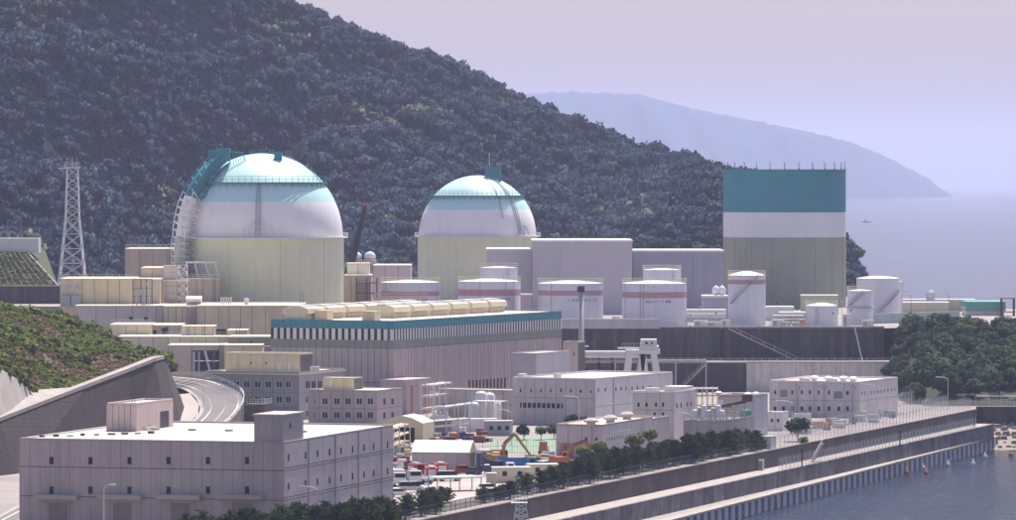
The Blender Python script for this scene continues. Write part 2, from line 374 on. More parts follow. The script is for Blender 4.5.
# ---- ground of the lower yard, quay lines
Q0 = Vector((114,1152)); qe = Vector((.287,.958)).normalized(); qn = Vector((qe.y,-qe.x))
u1 = gp(975,410,9); u0 = gp(600,485,9); ue = (Vector(u1.xy)-Vector(u0.xy)).normalized(); UW1 = Vector(u1.xy); UW0 = UW1-ue*760
s1 = gp(991,424,6); s0 = gp(600,510,6); se = (Vector(s1.xy)-Vector(s0.xy)).normalized(); S1 = Vector(s1.xy); S0 = S1-se*480
sheet('yard_ground', [UW0, UW1, (108,1153), (230,1153), (230,1440), (150,1446), (114,1500), (128,1900), (-900,1900), (-900,UW0.y)], yard, G)
def wall_strip(name, label, A, B, z0, z1, m, seg, th=.8, cap=None, capm=None, batter=0., group=None, part='wall_panel', gap=.06):
    """straight wall made of cast sections standing side by side"""
    A = Vector(A); B = Vector(B); d = (B-A); n = max(1, round(d.length/seg)); l = d.length/n; rz = math.atan2(d.y, d.x)
    t = thing(name, label, 'wall', (A.x,A.y,z0), rz, group); h = z1-z0
    me = MB().xprism([(0,0),(batter,h),(th+batter,h),(th,0)], gap/2, l-gap/2).mesh(part)
    for i in range(n): link(part, me, m, t, (i*l,0,0))
    if cap: MB().box(-.1, n*l+.1, batter-.15, batter+th+.15, h, h+cap).build('coping', capm or concl, t)
    return t
# outer quay: sheet piles, capping beam, ledge
qroot = thing('quay_wall', 'pale ribbed sheet pile quay wall standing in the water', 'quay', (Q0.x,Q0.y,0), math.atan2(-qe.y,-qe.x))
# local x towards camera, local +y = seaward side
L_Q = 440.; pitch = 5.
pm = MB().box(0,2.7,-.6,.42,-1,2.55).mesh('sheet_pile')
MB().box(0,440,-.9,-.6,-1,2.55).build('back_wall', concd, qroot)  # dark wall stands for the shaded void behind the piles
for i in range(int(L_Q/pitch)): link('sheet_pile', pm, mat('quay_piles', (.46,.47,.49), var=.2, streak=.45, rough=.8), qroot, (i*pitch,0,0))
cb = MB().box(-.2,7.9,-1.6,.5,2.55,2.95).mesh('cap_beam')
for i in range(int(L_Q/8)): link('cap_beam', cb, concl, qroot, (i*8,0,0))
MB().box(-.3,0,-4,.5,-1,2.55).build('end_wall', conc, qroot)
sheet('quay_ledge', [Q0-qn*1.2, S1+Vector((.5,3)), S0, (Q0-qe*480)-qn*1.2], conc, 2.9)
wall_strip('harbour_wall', 'weathered concrete harbour wall above the sheet piles', S1, S0, 2.5, 6.0, mat('harbour_concrete', (.14,.125,.135), obj_var=.3, var=.6, streak=.75, rough=.9, dirt=(.07,.06,.07)), 7.5, th=.7, part='wall_section')
sheet('quay_path', [UW0-ue*10, S0, S1, (UW1.x+6,UW1.y-2), (UW1.x+.2,UW1.y+1.2)], concl, 5.85)
wall_strip('retaining_wall', 'long dark grey retaining wall between yard and quay path', UW1, UW0, 4.5, 9.12, concm, 6.0, th=.4, cap=.1, capm=concm, part='wall_section')
wall_strip('shore_wall', 'dark shore wall right of the quay end', (108,1152.5), (232,1152.5), 5.2, 9.3, concd, 6.0, part='wall_section')
mb = MB()
for i in range(62):
    for j in range(7):
        x = 110+i*2+random.uniform(-.6,.6); t = j/6; y = 1152-t*13+random.uniform(-.5,.5); z = 5.2-t*5.6; r = random.uniform(.5,1.1)
        mb.add([(x-r,y-r*.8,z-.6),(x+r,y-r,z-.5),(x+r*.8,y+r,z-.5),(x-r,y+r,z-.4),(x-r*.6,y-r*.5,z+r*.5),(x+r*.6,y-r*.6,z+r*.6),(x+r*.5,y+r*.6,z+r*.7),(x-r*.5,y+r*.5,z+r*.5)], [(4,5,6,7),(0,1,5,4),(1,2,6,5),(2,3,7,6),(3,0,4,7)])
o = mb.build('shore_rocks', mat('shore_rock', (.30,.25,.21), var=.3, rough=.95)); tag(o,'pale shore rocks at the end of the quay','rocks'); o['kind'] = 'stuff'
sheet('shore_slope', [(109,1138,-.6),(235,1138,-.6),(235,1152,5.2),(109,1152,5.2)], mat('shore_rock', (.3,.25,.21)))

# ---- terraces of the upper plant (z=16 deck, z=24 terrace)
TF, DF = 1262., 1240.
sheet('upper_terrace', [(-70,TF+.4),(91,TF+.4),(150,1300),(232,1320),(232,1440),(150,1446),(112,1480),(118,1640),(-150,1640),(-150,1330),(-70,1330)], yard, 24)
struct(MB().prism([(90.9,1267),(94.5,1267),(100,1300),(231.8,1300),(231.8,1439),(90.9,1439)],4,23.9).build('terrace_fill', grasst))
sheet('middle_deck', [(-20,DF+.4),(96,DF+.4),(96,TF),(-20,TF)], conc, 16)
wall_strip('terrace_wall', 'tall dark stained terrace wall below the white tanks', (-20,TF), (53.6,TF), 15.9, 24.2, concd, 9.2, part='wall_section', cap=.35)
wall_strip('terrace_wall', 'dark terrace wall with diagonal stair below the flat topped drum', (53.75,TF+1.5), (95,TF+1.5), 15.9, 24.2, concd, 8.25, part='wall_section', cap=.35)
wall_strip('deck_wall', 'dark streaked lower wall under the middle deck beside the gantry crane', (18,DF), (59,DF), 8.9, 16.1, concd, 8.2, part='wall_section', cap=.3)
wall_strip('deck_wall', 'pale concrete lower wall behind the white two storey office', (59.1,DF-.6), (96,DF-.6), 8.9, 16.2, mat('pale_wall', (.66,.61,.57), var=.15, streak=.5, rough=.9), 6.15, part='wall_section', cap=.3)
# light parapet in front of the tanks
a, b = pt(561,318,TF-1.2), pt(660,318,TF-1.2)
wall_strip('tank_bund_wall', 'pale grey bund wall in front of two white tanks', (a.x,TF-1.2), (b.x,TF-1.2), 24.0, 26.5, mat('bund_grey', (.46,.42,.43), var=.1, streak=.2), 6.3, th=1.4, part='wall_section')
# stair on the right part of the terrace wall
def stair(name, label, p, q, w=1.4, n=22):
    p = Vector(p); q = Vector(q); t = thing(name, label, 'stairs', p, 0); d = q-p
    st = MB().box(-.35,.35,-w,0,-.1,.1).mesh('step')
    for i in range(n): link('step', st, concl, t, d*((i+.5)/n))
    MB().tube((0,-w,0),d+Vector((0,-w,0)),.14,4).tube((0,0,0),d,.14,4).build('stringer', concl, t)
    r = MB(); r.tube((0,-w,1),d+Vector((0,-w,1)),.05,4)
    for i in range(7): c = d*(i/6); r.tube(c+Vector((0,-w,0)), c+Vector((0,-w,1)), .05, 4)
    r.build('handrail', steelp, t); return t
stair('terrace_stair', 'long diagonal stair down the dark terrace wall', pt(729,329,TF-.6), pt(797,361,TF-.6), n=30)
stair('deck_stair', 'diagonal stair down the lower wall behind the white block', pt(706,364,DF-.6), pt(680,389,DF-.6), n=24)

# ---- wooded hill behind the plant
RIDGE = [(-260,-210),(0,-150),(120,-75),(290,2),(340,22),(400,47),(450,64),(500,88),(560,111),(600,129),(650,146),(690,158),(722,168),(780,194),(830,228),(846,244),(851,275),(855,312),(860,340)]
def interp(tab, x):
    for (a, p), (b, q) in zip(tab, tab[1:]):
        if x <= b: return p+(q-p)*(x-a)/(b-a)
    return tab[-1][1]
def hill_pt(px, t):
    Ya = interp([(-260,1440),(60,1470),(130,1560),(300,1650),(600,1660),(860,1600)], px)
    Yb = interp([(-260,2500),(290,2350),(600,2150),(760,1960),(860,1840)], px)
    Y = Ya+(Yb-Ya)*t; zr = H+(Y0-interp(RIDGE,px))*Yb/F-4
    X = (px-CX)/F*Y; z0 = 22
    if t <= 1:
        s = t**.92; z = z0+(zr-z0)*s
        e = math.sin(math.pi*min(1,t))*(1.15-t)**.5
        n = noise.fractal(Vector((X*.012+Y*.004, Y*.0045-X*.004, 3.1)), 1., 2., 4)
        sp = abs(noise.noise(Vector((X*.015-Y*.0065, Y*.0022, 7.7))))     # spurs and gullies
        m2 = noise.noise(Vector((X*.045, Y*.03, 1.3)))+.5*noise.noise(Vector((X*.09, Y*.06, 4.)))
        z += e*(n*12 + (sp-.2)*230*min(1,(zr-z0)/110)) + m2*5.5*min(1,t*6)
        z = min(z, H+(zr-H)*Y/Yb-2*(1-t)) if t < 1 else z
        z = max(z, 18) 
    else:
        z = zr-(t-1)*(zr+30)*2.2
    return Vector((X,Y,max(z,-6)))
xs = list(np.linspace(-260,862,150)); ts = list(np.linspace(0,1,64))+[1.06,1.15,1.3,1.46]
mb = MB(); nx = len(xs)
for t in ts:
    for x in xs: mb.v.append(tuple(hill_pt(x,t)))
for j in range(len(ts)-1):
    for i in range(nx-1): a = j*nx+i; mb.f.append((a,a+1,a+nx+1,a+nx))
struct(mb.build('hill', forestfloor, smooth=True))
P=[];S=[];A=[];K=[]
hx = np.array([[hill_pt(x,t) for t in ts] for x in xs])
for i in range(len(xs)-1):
    for j in range(len(ts)-4):
        if not (-75 < xs[i] < 862): continue
        a, b, c, d = [Vector(hx[q]) for q in ((i,j),(i+1,j),(i+1,j+1),(i,j+1))]
        ar = ((b-a).cross(d-a)).length
        n = ar/14.; n = int(n)+(random.random() < n-int(n))
        for _ in range(n):
            u, v = random.random(), random.random(); p = a.lerp(b,u).lerp(d.lerp(c,u),v)
            s = random.choice((.6,.75,.95,1.1,1.3,1.6,2.1))*(1+.3*noise.noise(p*.03)); pale = noise.noise(p*.018)+noise.noise(p*.05)*.5 > .5
            P.append((p.x,p.y,p.z+1.3*s)); S.append((s*random.uniform(.85,1.2),s*random.uniform(.85,1.2),s*random.uniform(.9,1.4)))
            A.append((random.uniform(-.15,.15),random.uniform(-.15,.15),random.uniform(0,6.28))); K.append((3+random.randrange(2)) if pale and random.random()<.8 else random.randrange(3))
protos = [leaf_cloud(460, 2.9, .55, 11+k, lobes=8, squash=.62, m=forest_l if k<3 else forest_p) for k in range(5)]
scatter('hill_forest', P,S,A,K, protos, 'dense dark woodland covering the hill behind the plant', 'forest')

# ---- far headland across the water
HEAD = [(440,88),(480,90),(530,94),(560,92),(600,93),(640,94),(655,99),(690,108),(730,116),(770,124),(810,132),(850,142),(880,154),(905,166),(925,177),(940,187),(949,194),(953,198)]
mb = MB(); hx2 = np.linspace(440,953,190); nr = 14
for j in range(nr):
    t = j/(nr-1)
    for x in hx2:
        yr = interp(HEAD,x)+ (noise.fractal(Vector((x*.09,0,0)),1.,2.,4))*1.6
        Yt = H*F/(interp([(440,200),(800,199.5),(953,197)],x)-Y0); Yr = Yt+1500; zr = max(0,H+(Y0-yr)*Yr/F)
        Y = Yt+(Yr-Yt)*t; z = zr*(t**.75)+math.sin(math.pi*t)*noise.fractal(Vector((x*.03+t*1.5,t*1.1,2)),1.,2.,4)*zr*.22
        mb.v.append(((x-CX)/F*Y, Y, max(z,-3 if t==0 else .0)))
n2 = len(hx2)
for x in hx2: mb.v.append(((x-CX)/F*20500,20500,-5))
for j in range(nr):
    for i in range(n2-1): a = j*n2+i; mb.f.append((a,a+1,a+n2+1,a+n2))
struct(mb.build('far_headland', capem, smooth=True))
# ---- left embankment, retaining wall and access road
wallb = [(-40,505,870),(18,474,895),(75,452,940),(130,437,985),(168,428,1000),(184,424,1012),(189,412,1043),(187,404,1055)]   # toe of the wall (px, py, depth)
wallt = [(-40,440,878),(0,421,900),(85,388,955),(130,371,990),(155,361,1008),(163,359,1024),(167,362,1048),(170,372,1060)]
bot = [pt(*p) for p in wallb]; top = [pt(*p) for p in wallt]
for b_ in bot: b_.z -= 1.5
t = thing('block_wall', 'tall dark block retaining wall along the curved access road', 'wall', bot[3])
mb = MB(); mb.uv = []; dist = 0
for i in range(len(bot)):
    if i: dist += (bot[i]-bot[i-1]).length
    for k in range(2): p = (bot,top)[k][i]; mb.v.append(tuple(p-bot[3])); mb.uv.append((dist, k*(top[i]-bot[i]).length))
for i in range(len(bot)-1): mb.f.append((2*i,2*i+2,2*i+3,2*i+1))
mb.build('wall_face', stonew, t)
mb = MB()
for i in range(len(top)-1):
    a, b = top[i]-bot[3], top[i+1]-bot[3]; n = Vector((-(b-a).y,(b-a).x,0)).normalized()
    mb.add([a-n*.2, b-n*.2, b+n*1.4, a+n*1.4, a-n*.2+Vector((0,0,.7)), b-n*.2+Vector((0,0,.7)), b+n*1.4+Vector((0,0,.7)), a+n*1.4+Vector((0,0,.7))], [(0,1,5,4),(4,5,6,7),(2,3,7,6),(3,0,4,7),(1,2,6,5)])
mb.build('coping', concl, t)
# embankment surfaces: apron (bare concrete slope), planted slope, crest
e_low = [(-40,355,905),(0,371,915),(35,392,935),(62,393,952),(100,383,975),(135,370,998),(158,359.5,1020),(164,359,1032),(168,363,1052),(172,374,1063)]
e_top = [(-40,300,1010),(0,306,1015),(45,311,1030),(70,318,1040),(95,328,1042),(120,342,1042),(145,352,1042),(160,357,1046),(167,363,1060),(173,376,1070)]
lo = [pt(*p) for p in e_low]; hi = [pt(*p) for p in e_top]
mb = MB(); mb.v = [tuple(pt(*p)+Vector((0,0,.5))) for p in [(-40,441,879),(0,422,901),(85,389,956),(100,383.5,975.5),(62,393.5,952.5),(35,392.5,935.5),(0,371,915),(-40,355,905)]]; mb.f = [(0,1,6,7),(1,2,5,6),(2,3,4,5)]
struct(mb.build('concrete_apron', concl))
mb = MB(); nn = 12; EMB = []
for i in range(len(lo)-1):
    for s in range(4):
        row = []
        for j in range(nn+1):
            t_ = j/nn; p = lo[i].lerp(lo[i+1],s/4).lerp(hi[i].lerp(hi[i+1],s/4),t_); p = p+Vector((0,0,math.sin(math.pi*t_)*(noise.noise(p*.08)*1.2+ (.9 if .4<t_<.6 else 0)))); row.append(p)
        EMB.append(row)
for row in EMB:
    mb.v += [tuple(p) for p in row]+[(row[-1].x-4, row[-1].y+26, row[-1].z-.5),(row[-1].x-6, row[-1].y+45, 8)]
w = nn+3
for i in range(len(EMB)-1):
    for j in range(w-1): a = i*w+j; mb.f.append((a,a+w,a+w+1,a+1))
struct(mb.build('embankment', grasst, smooth=True))
P=[];S=[];A=[];K=[]
for i in range(len(EMB)-1):
    for j in range(nn):
        a, b, c, d = EMB[i][j], EMB[i+1][j], EMB[i+1][j+1], EMB[i][j+1]; ar = ((b-a).cross(d-a)).length
        for _ in range(int(ar*1.7)+1):
            u, v = random.random(), random.random(); p = a.lerp(b,u).lerp(d.lerp(c,u),v)
            g = noise.noise(p*.12)+.5*noise.noise(p*.4); edge = j in (0,5,6,11)
            k = random.randrange(2) if (g > -.02 or edge and g > -.3) else 2
            s = random.uniform(.5,1.1) if k < 2 else random.uniform(.4,.7)
            if edge: s *= 1.25
            if k < 2 and random.random() < .12: s *= 1.9
            P.append((p.x,p.y,p.z+.12)); S.append((s,s,s*random.uniform(.7,1.2))); A.append((0,0,random.uniform(0,6.28))); K.append(k)
protos = [leaf_cloud(90,.8,.3,31,lobes=4,m=grass_l,core=False), leaf_cloud(90,.8,.3,32,lobes=4,m=bush_l,core=False), leaf_cloud(90,.8,.26,33,lobes=5,squash=.6,m=dry_l,core=False)]
scatter('embankment_brush', P,S,A,K, protos, 'green and reddish brush growing on the near embankment', 'brush')

# access road: two lanes, kerbs as edge strips, painted lines
def road_edges(pts): return [gp(x,y,z) for x,y,z in pts]
inner = [(-60,560,9.2),(-30,532,9.4),(5,512,9.8),(60,484,10.4),(120,458,11.0),(165,437,11.6),(184,427,12.2),(198,414,13.2),(199,404,14.4),(190,393,16.0),(170,386,17.6),(120,382,19.4)]
outer = [(10,560,9.2),(20,532,9.4),(40,520,9.8),(110,486,10.4),(175,458,11.0),(213,434,11.6),(232,420,12.2),(243,405,13.4),(242,394,15.2),(228,385,17.2),(200,378,18.8),(130,373,20.5)]
def smooth_line(pts, k=6):
    P_ = [Vector(p) for p in pts]; out = []
    for i in range(len(P_)-1):
        p0, p1, p2, p3 = P_[max(i-1,0)], P_[i], P_[i+1], P_[min(i+2,len(P_)-1)]
        for s in range(k):
            t = s/k; out.append(.5*((2*p1)+(p2-p0)*t+(2*p0-5*p1+4*p2-p3)*t*t+(3*p1-p0-3*p2+p3)*t**3))
    return out+[P_[-1]]
ri, ro = smooth_line(road_edges(inner)), smooth_line(road_edges(outer))
def ribbon(name, f0, f1, dz, m):
    mb = MB()
    for a, b in zip(ri, ro): mb.v += [tuple(a.lerp(b,f0)+Vector((0,0,dz))), tuple(a.lerp(b,f1)+Vector((0,0,dz)))]
    for i in range(len(ri)-1): mb.f.append((2*i,2*i+1,2*i+3,2*i+2))
    return struct(mb.build(name, m))
ribbon('access_road', 0, 1, 0, asph)
mb = MB()
for a, b in zip(ri, ro): mb.v += [tuple(b+Vector((0,0,-.02))), tuple(b+(b-a).normalized()*.5+Vector((0,0,-9)))]
for i in range(len(ri)-1): mb.f.append((2*i,2*i+1,2*i+3,2*i+2))
tag(mb.build('road_wall', concm), 'low concrete wall carrying the outer side of the curved road', 'wall')
ribbon('road_verge', .0, .10, .006, concl)
ribbon('edge_line', .24, .265, .006, paintw); ribbon('edge_line', .86, .885, .006, paintw); ribbon('centre_line', .56, .585, .006, painto)
va = [gp(x,y,z)+Vector((0,0,-.02)) for x,y,z in inner[4:10]]; vb = [pt(*p) for p in ((100,446,960),(150,432,992),(172,427,1002),(185,420,1020),(188,410,1046),(184,398,1062))]
mb = MB()
for a_, b_ in zip(va, vb): mb.v += [tuple(a_), (b_.x-1.5, b_.y, a_.z+.05)]
for i in range(5): mb.f.append((2*i,2*i+2,2*i+3,2*i+1))
struct(mb.build('wall_foot_verge', concl))
# guard rail on the outer side
t = thing('guard_rail', 'white guard rail round the outside of the curved road', 'guard rail', ro[30])
post = MB().box(-.07,.07,-.07,.07,-.1,1.1).mesh('post'); rl = MB()
for i in range(12,len(ro)-1):
    if i % 2 == 0: link('post', post, whitep, t, ro[i]-ro[30])
    for h in (.45,.75,1.05): rl.tube(ro[i]-ro[30]+Vector((0,0,h)), ro[i+1]-ro[30]+Vector((0,0,h)), .07, 4)
rl.build('rail', whitep, t)

t = thing('railed_platform', 'low railed concrete platform beside the road bend', 'platform', pt(244,404,1068), R(-16)); MB().box(0,4.6,0,5,-5,0).build('block', concm, t); mb = MB()
for k in range(8): mb.tube((k*.65,.1,0),(k*.65,.1,1.1),.06,4).tube((4.55,k*.7,0),(4.55,k*.7,1.1),.06,4)
for z_ in (.55,1.1): mb.tube((0,.1,z_),(4.6,.1,z_),.06,4).tube((4.55,0,z_),(4.55,5,z_),.06,4)
mb.build('railing', whitep, t)
# ---- framed slope and wall at the far left
fa = [pt(-30,289,1330),pt(62,287,1330)]; 
def lattice_slope():
    Yb, Yt = 1330., 1350.
    quad = [pt(-40,288,Yb), pt(58,286,Yb), pt(28,253,Yt), pt(-40,251,Yt)]
    mb = MB(); mb.v = [tuple(p) for p in quad]+[(quad[2].x,1400,quad[2].z),(quad[3].x,1400,quad[3].z),(quad[1].x+2,1400,8)]; mb.f = [(0,1,2,3),(3,2,4,5),(1,6,4,2)]
    struct(mb.build('framed_slope_ground', mat('slope_grass', (.06,.075,.035), var=.4, rough=1)))
    t = thing('slope_frame', 'concrete lattice frame on the green slope at far left', 'slope frame', quad[0])
    def q(u,v): return quad[0].lerp(quad[1],u).lerp(quad[3].lerp(quad[2],u),v)-quad[0]
    for v in (0,.2,.4,.6,.8,1): MB().tube(q(0,v),q(1,v),.28,4).build('beam', concm, t)
    for i in range(15): MB().tube(q(i/14,0),q(i/14,1),.25,4).build('beam', concm if i < 14 else concl, t)
    P=[];S=[];A=[];K=[]
    for _ in range(1500):
        p = q(random.random(),random.random())+quad[0]; s = random.uniform(.3,.75); P.append((p.x,p.y,p.z)); S.append((s,s,s)); A.append((0,0,random.random()*6)); K.append(random.randrange(2))
    scatter('slope_grass', P,S,A,K, protos[:2], 'green grass tufts between the slope frame beams', 'grass')
    # railing and pale building fragment above
    b = MB().box(0,11,0,6,0,4).build('hut', whitep); b.location = pt(-2,253,1352); tag(b,'white hut above the framed slope at the left edge','hut')
lattice_slope()
wall_strip('dark_wall', 'dark brown retaining wall below the framed slope at far left', (pt(-40,288,1328).x,1328), (pt(60,288,1328).x,1328), 22, 33.2, concd, 5.2, part='wall_section', cap=.3)
MB()
o = struct(MB().box(pt(-60,300,1318).x, pt(66,300,1318).x, 1300, 1400, 8, 28.6).build('left_terrace', yard))

# ================================================================ BUILDINGS OF THE LOWER YARD
def vent(parent, p, m=steelp, r=.8, h=1.1):
    me = shared(('vent',r,h), lambda: MB().lathe([(r*.6,0),(r*.6,h*.45),(r,h*.45),(r,h*.7),(r*.45,h),(0,h)], 14).mesh('roof_vent'))
    return link('roof_vent', me, m, parent, p)
def boxpart(b, name, x0, x1, y0, y1, z0, z1, m): return MB().box(x0,x1,y0,y1,z0,z1).build(name, m, b.root)

# ---- 1. large mauve warehouse in the left foreground
b = Bld('warehouse', 'large mauve grey windowed warehouse with flat white roof at front left', 'building', 284,443.4,20,393,443.4,R(-16),Y=735,core=mauve,parapet=.0)
b.h = b.z1-G
W, D, h = b.W, b.D, b.h
boxpart(b,'roof',-W+.25,-.25,.25,D-.25,h-.02,h+.06,rooflt)
p = MB(); t=.25; p.box(-W,0,-.0,t,h,h+.22); p.box(-t,0,t,D,h,h+.22); p.box(-W,-W+t,t,D,h,h+.22); p.box(-W+t,-t,D-t,D,h,h+.22); p.build('parapet', mauve2, b.root)
wf = []; wins = []
for px in (51.5,90.5,129.5,168.5,208,247):
    for y0_,y1_ in ((457,464.3),(486.5,493.8)): wf.append(b.rect('F',px-2.1,px+2.1,y0_,y1_))
wf.append(b.rect('F',246-2.1,246+2.1,457,464)); wf = wf[:-1]
doors = [b.rect('F',x0_,x0_+18.5,503,523.5) for x0_ in (49,113,171.5,233)]
zc = [0, b.z('F',150,498), b.z('F',150,468.5), h]
uc = lin_cuts(-W,0,26)
b.clad('F', uc, zc, wf+doors, mauve2, gap=.035)
for z_ in zc[1:3]: MB().box(-W,.0,-.03,.02,z_-.06,z_+.06).build('string_course', jointm, b.root); MB().box(-.02,.03,.0,D,z_-.06,z_+.06).build('string_course', jointm, b.root)
for w in wf: b.window('F', w, frame=dark)
for w in doors:
    o = b.on('shutter','F',(w[0],w[1],0,w[3]),mat('shutter_brown',(.27,.22,.205),streak=.3),proud=-.03)
    b.on('canopy','F',(w[0]-2.0,w[1]+2.0,w[3]+.6,w[3]+1.25),mauve,proud=1.6)
wr = []
for i, px in enumerate((288.5,305.5,317.5,329.5,341,352.5,364,373.5,387.5)):
    t_ = b.u('R',px)
    yy = 458-(px-284)*.128; y2 = 487-(px-284)*.155
    for y in (yy,y2): wr.append((t_-.34,t_+.34,b.z('R',px,y+3.4),b.z('R',px,y-3.4)))
zr = [0, b.z('R',284,498), b.z('R',284,468.5), h]
b.clad('R', [0]+[b.u('R',x) for x in (308,323,335,347,358,369.5,381)]+[D], zr, wr, mat('lit_tone_panel',(.50,.44,.435),streak=.16,var=.07), gap=.14)  # paler copy of the front panels; brighter side light put into the colour
for w in wr: b.window('R', w, frame=dark)
for x in (308,335,358,381): MB().tube((.14,b.u('R',x),.1),(.14,b.u('R',x),h),.09,6).build('drain_pipe', steel, b.root)
rr = random.Random(3)
for k in range(9): MB().box(-W+1+k*1.5,-W+1.5+k*1.5+rr.uniform(0,.6),D*.1+k*1.8,D*.1+.6+k*1.8,h+.06,h+.2+rr.uniform(0,.3)).build('roof_debris', concm, b.root)
MB().tube((-W+.8,1,h+.2),(-W+.8,D-2,h+.2),.1,6).build('roof_pipe', steel, b.root); MB().tube((-W+1,D-1,h+.25),(-2,D-1,h+.25),.12,6).build('roof_pipe', conc, b.root)
for k in range(6): MB().box(-W+4+k*6,-W+5+k*6,D*.55,D*.55+1,h+.06,h+.35).build('roof_drain', conc, b.root)
# stair head on the near corner and penthouse at the back left
def roof_box(b, name, xa, xc, xr, yt, m, y_off, z_base, roofmat=None, depth=None, out=None):
    pass
sx, sy = -b.u('F',253.5), b.u('R',305.3)
o = MB().box(-sx,-.3,.3,sy,h,h+4.0).build('stair_head', mauve2, b.root)
MB().box(-sx-.2,-.1,.1,sy+.2,h+4.0,h+4.25).build('slab', roofm, o)
for k in range(4): MB().box(-sx+(k+.5)*sx/4,-sx+.04+(k+.5)*sx/4,.26,.31,h,h+4).build('joint', mauve, o)
MB().box(-.32,-.26,3.4,4.2,h+2.0,h+2.8).build('hatch', dark, o)
b2 = Bld('roof_penthouse', 'pinkish penthouse with open doorway on the flat white warehouse roof', 'penthouse', 136.5,430,107,173,405,R(-16),Y=768,z0=b.z1+.06,core=mat('pent',(.56,.46,.42),streak=.15),roof=roofm,parapet=.3)
b2.clad('F', lin_cuts(-b2.W,0,5), [0,b2.h], [], mat('pent',(.56,.46,.42)))
dw = b2.rect('R',160,169,411,424.5); dw = (dw[0],dw[1],0,dw[3])
b2.clad('R', [0,b2.u('R',152),b2.D], [0,b2.h], [dw], mat('pent',(.56,.46,.42)))
b2.on('doorway','R',dw,dark,proud=-.01)
for k in range(3): MB().box(b2.u('R',150)*0+.2,.7,3+k*1.5,3.9+k*1.5,0,.5).build('unit', steelp, b2.root)
MB().tube((-1,2,b2.h),(-1,2,b2.h+2.2),.05,5).tube((-2.2,4,b2.h),(-2.2,4,b2.h+1.6),.05,5).build('antenna', dark, b2.root)

# ---- 2. grey office block (behind the road bend)
b = Bld('office_block', 'long dark grey office block behind the road bend', 'building', 299,420,205,345,373.5,R(-22),core=greyw,roof=cream,parapet=.3)
wf = [b.rect('F',x0_,x0_+6.4,y_,y_+6.8) for x0_ in (222,233.3,243.6,254.5,265,276) for y_ in (381,396,410.5)]
wf += [b.rect('F',285.5,291,y_,y_+6.8) for y_ in (381,396,410.5)]
b.clad('F', [-b.W]+[b.u('F',x) for x in (220,231.5,242,252.5,263,272.5,284)]+[0], [0]+[b.z('F',270,y) for y in (407,392.5)]+[b.h], wf, greyw)
for w in wf: b.window('F', w, mull=1)
wr = [b.rect('R',x0_,x0_+4.8,380.5,388.5) for x0_ in (305.5,311.2,317.5)]+[b.rect('R',305.5,308.5,y_,y_+7) for y_ in (396,410)]
b.clad('R', [0,b.u('R',304),b.u('R',324),b.D], [0,b.z('R',305,392.5),b.h], wr, mat('office_side',(.36,.335,.345),streak=.15))  # side wall paint lightened to stand in for the light it catches
for w in wr: b.window('R', w, mull=1)
boxpart(b,'roof_edge',-b.W-.2,.25,-.25,b.D,b.h-.35,b.h-.04,cream)
c = Bld('office_penthouse', 'long cream penthouse on the dark grey office roof', 'penthouse', 300,373,226,310,355,R(-22),Y=1101,z0=b.z1+.03,core=cream,roof=cream,D=7)
c.clad('F', lin_cuts(-c.W,0,6), [0,c.h], [], beige)
c.on('door','F',c.rect('F',277,281,363,371.5),whitep,proud=.05); c.on('door','F',c.rect('F',288,290.5,363,371.5),whitep,proud=.05)
for x in (251,266): c.on('hatch','F',c.rect('F',x-.8,x+.8,362,364),dark,proud=.05)
for x in (304,309,314): 
    me = MB().box(0,1.2,0,1.4,0,1.1).build('cooling_unit', steelp); q = pt(x,372,1106); me.location = (q.x,q.y,b.z1+.03); tag(me, {304:'pale cooling unit nearest the cream penthouse on the office roof',309:'pale cooling unit between two others beside the cream penthouse',314:'pale cooling unit farthest from the cream penthouse on the office roof'}[x], 'cooling unit','office roof cooling units')

# ---- 3. small office with cream roof house
b = Bld('small_office', 'small mauve two storey office with cream roof house', 'building', 377,427,309,402.5,391.5,R(-20),core=mauve,roof=cream,parapet=.25)
wf = [b.rect('F',x0_,x0_+6,y_,y_+6.6) for x0_ in (322,334,345,356.3,367.3) for y_ in (398,411.8)]+[b.rect('F',313.6,315.4,y_,y_+7.4) for y_ in (397.5,411.5)]
b.clad('F', [-b.W]+[b.u('F',x) for x in (319,331,342.5,353.5,364.5)]+[0], [0]+[b.z('F',350,408.5)]+[b.h], wf, mauve)
for w in wf: b.window('F', w, mull=1 if w[1]-w[0]>.8 else 0)
wr = [b.rect('R',x0_,x0_+3,y_,y_+7.2) for x0_ in (383,391) for y_ in (397.8,411.8)]
b.clad('R', [0,b.u('R',388.5),b.D], [0,b.z('R',385,408),b.h], wr, mauve2)
for w in wr: b.window('R', w)
c = Bld('roof_house', 'small cream roof house with white door on the two storey office', 'penthouse', 354,390.5,323.5,360,378.5,R(-20),Y=1072,z0=b.z1+.03,core=cream,roof=cream,D=5,parapet=.15)
c.clad('F', lin_cuts(-c.W,0,3), [0,c.h], [], beige)
c.on('door','F',c.rect('F',329,331.6,381,387),whitep,proud=.05)

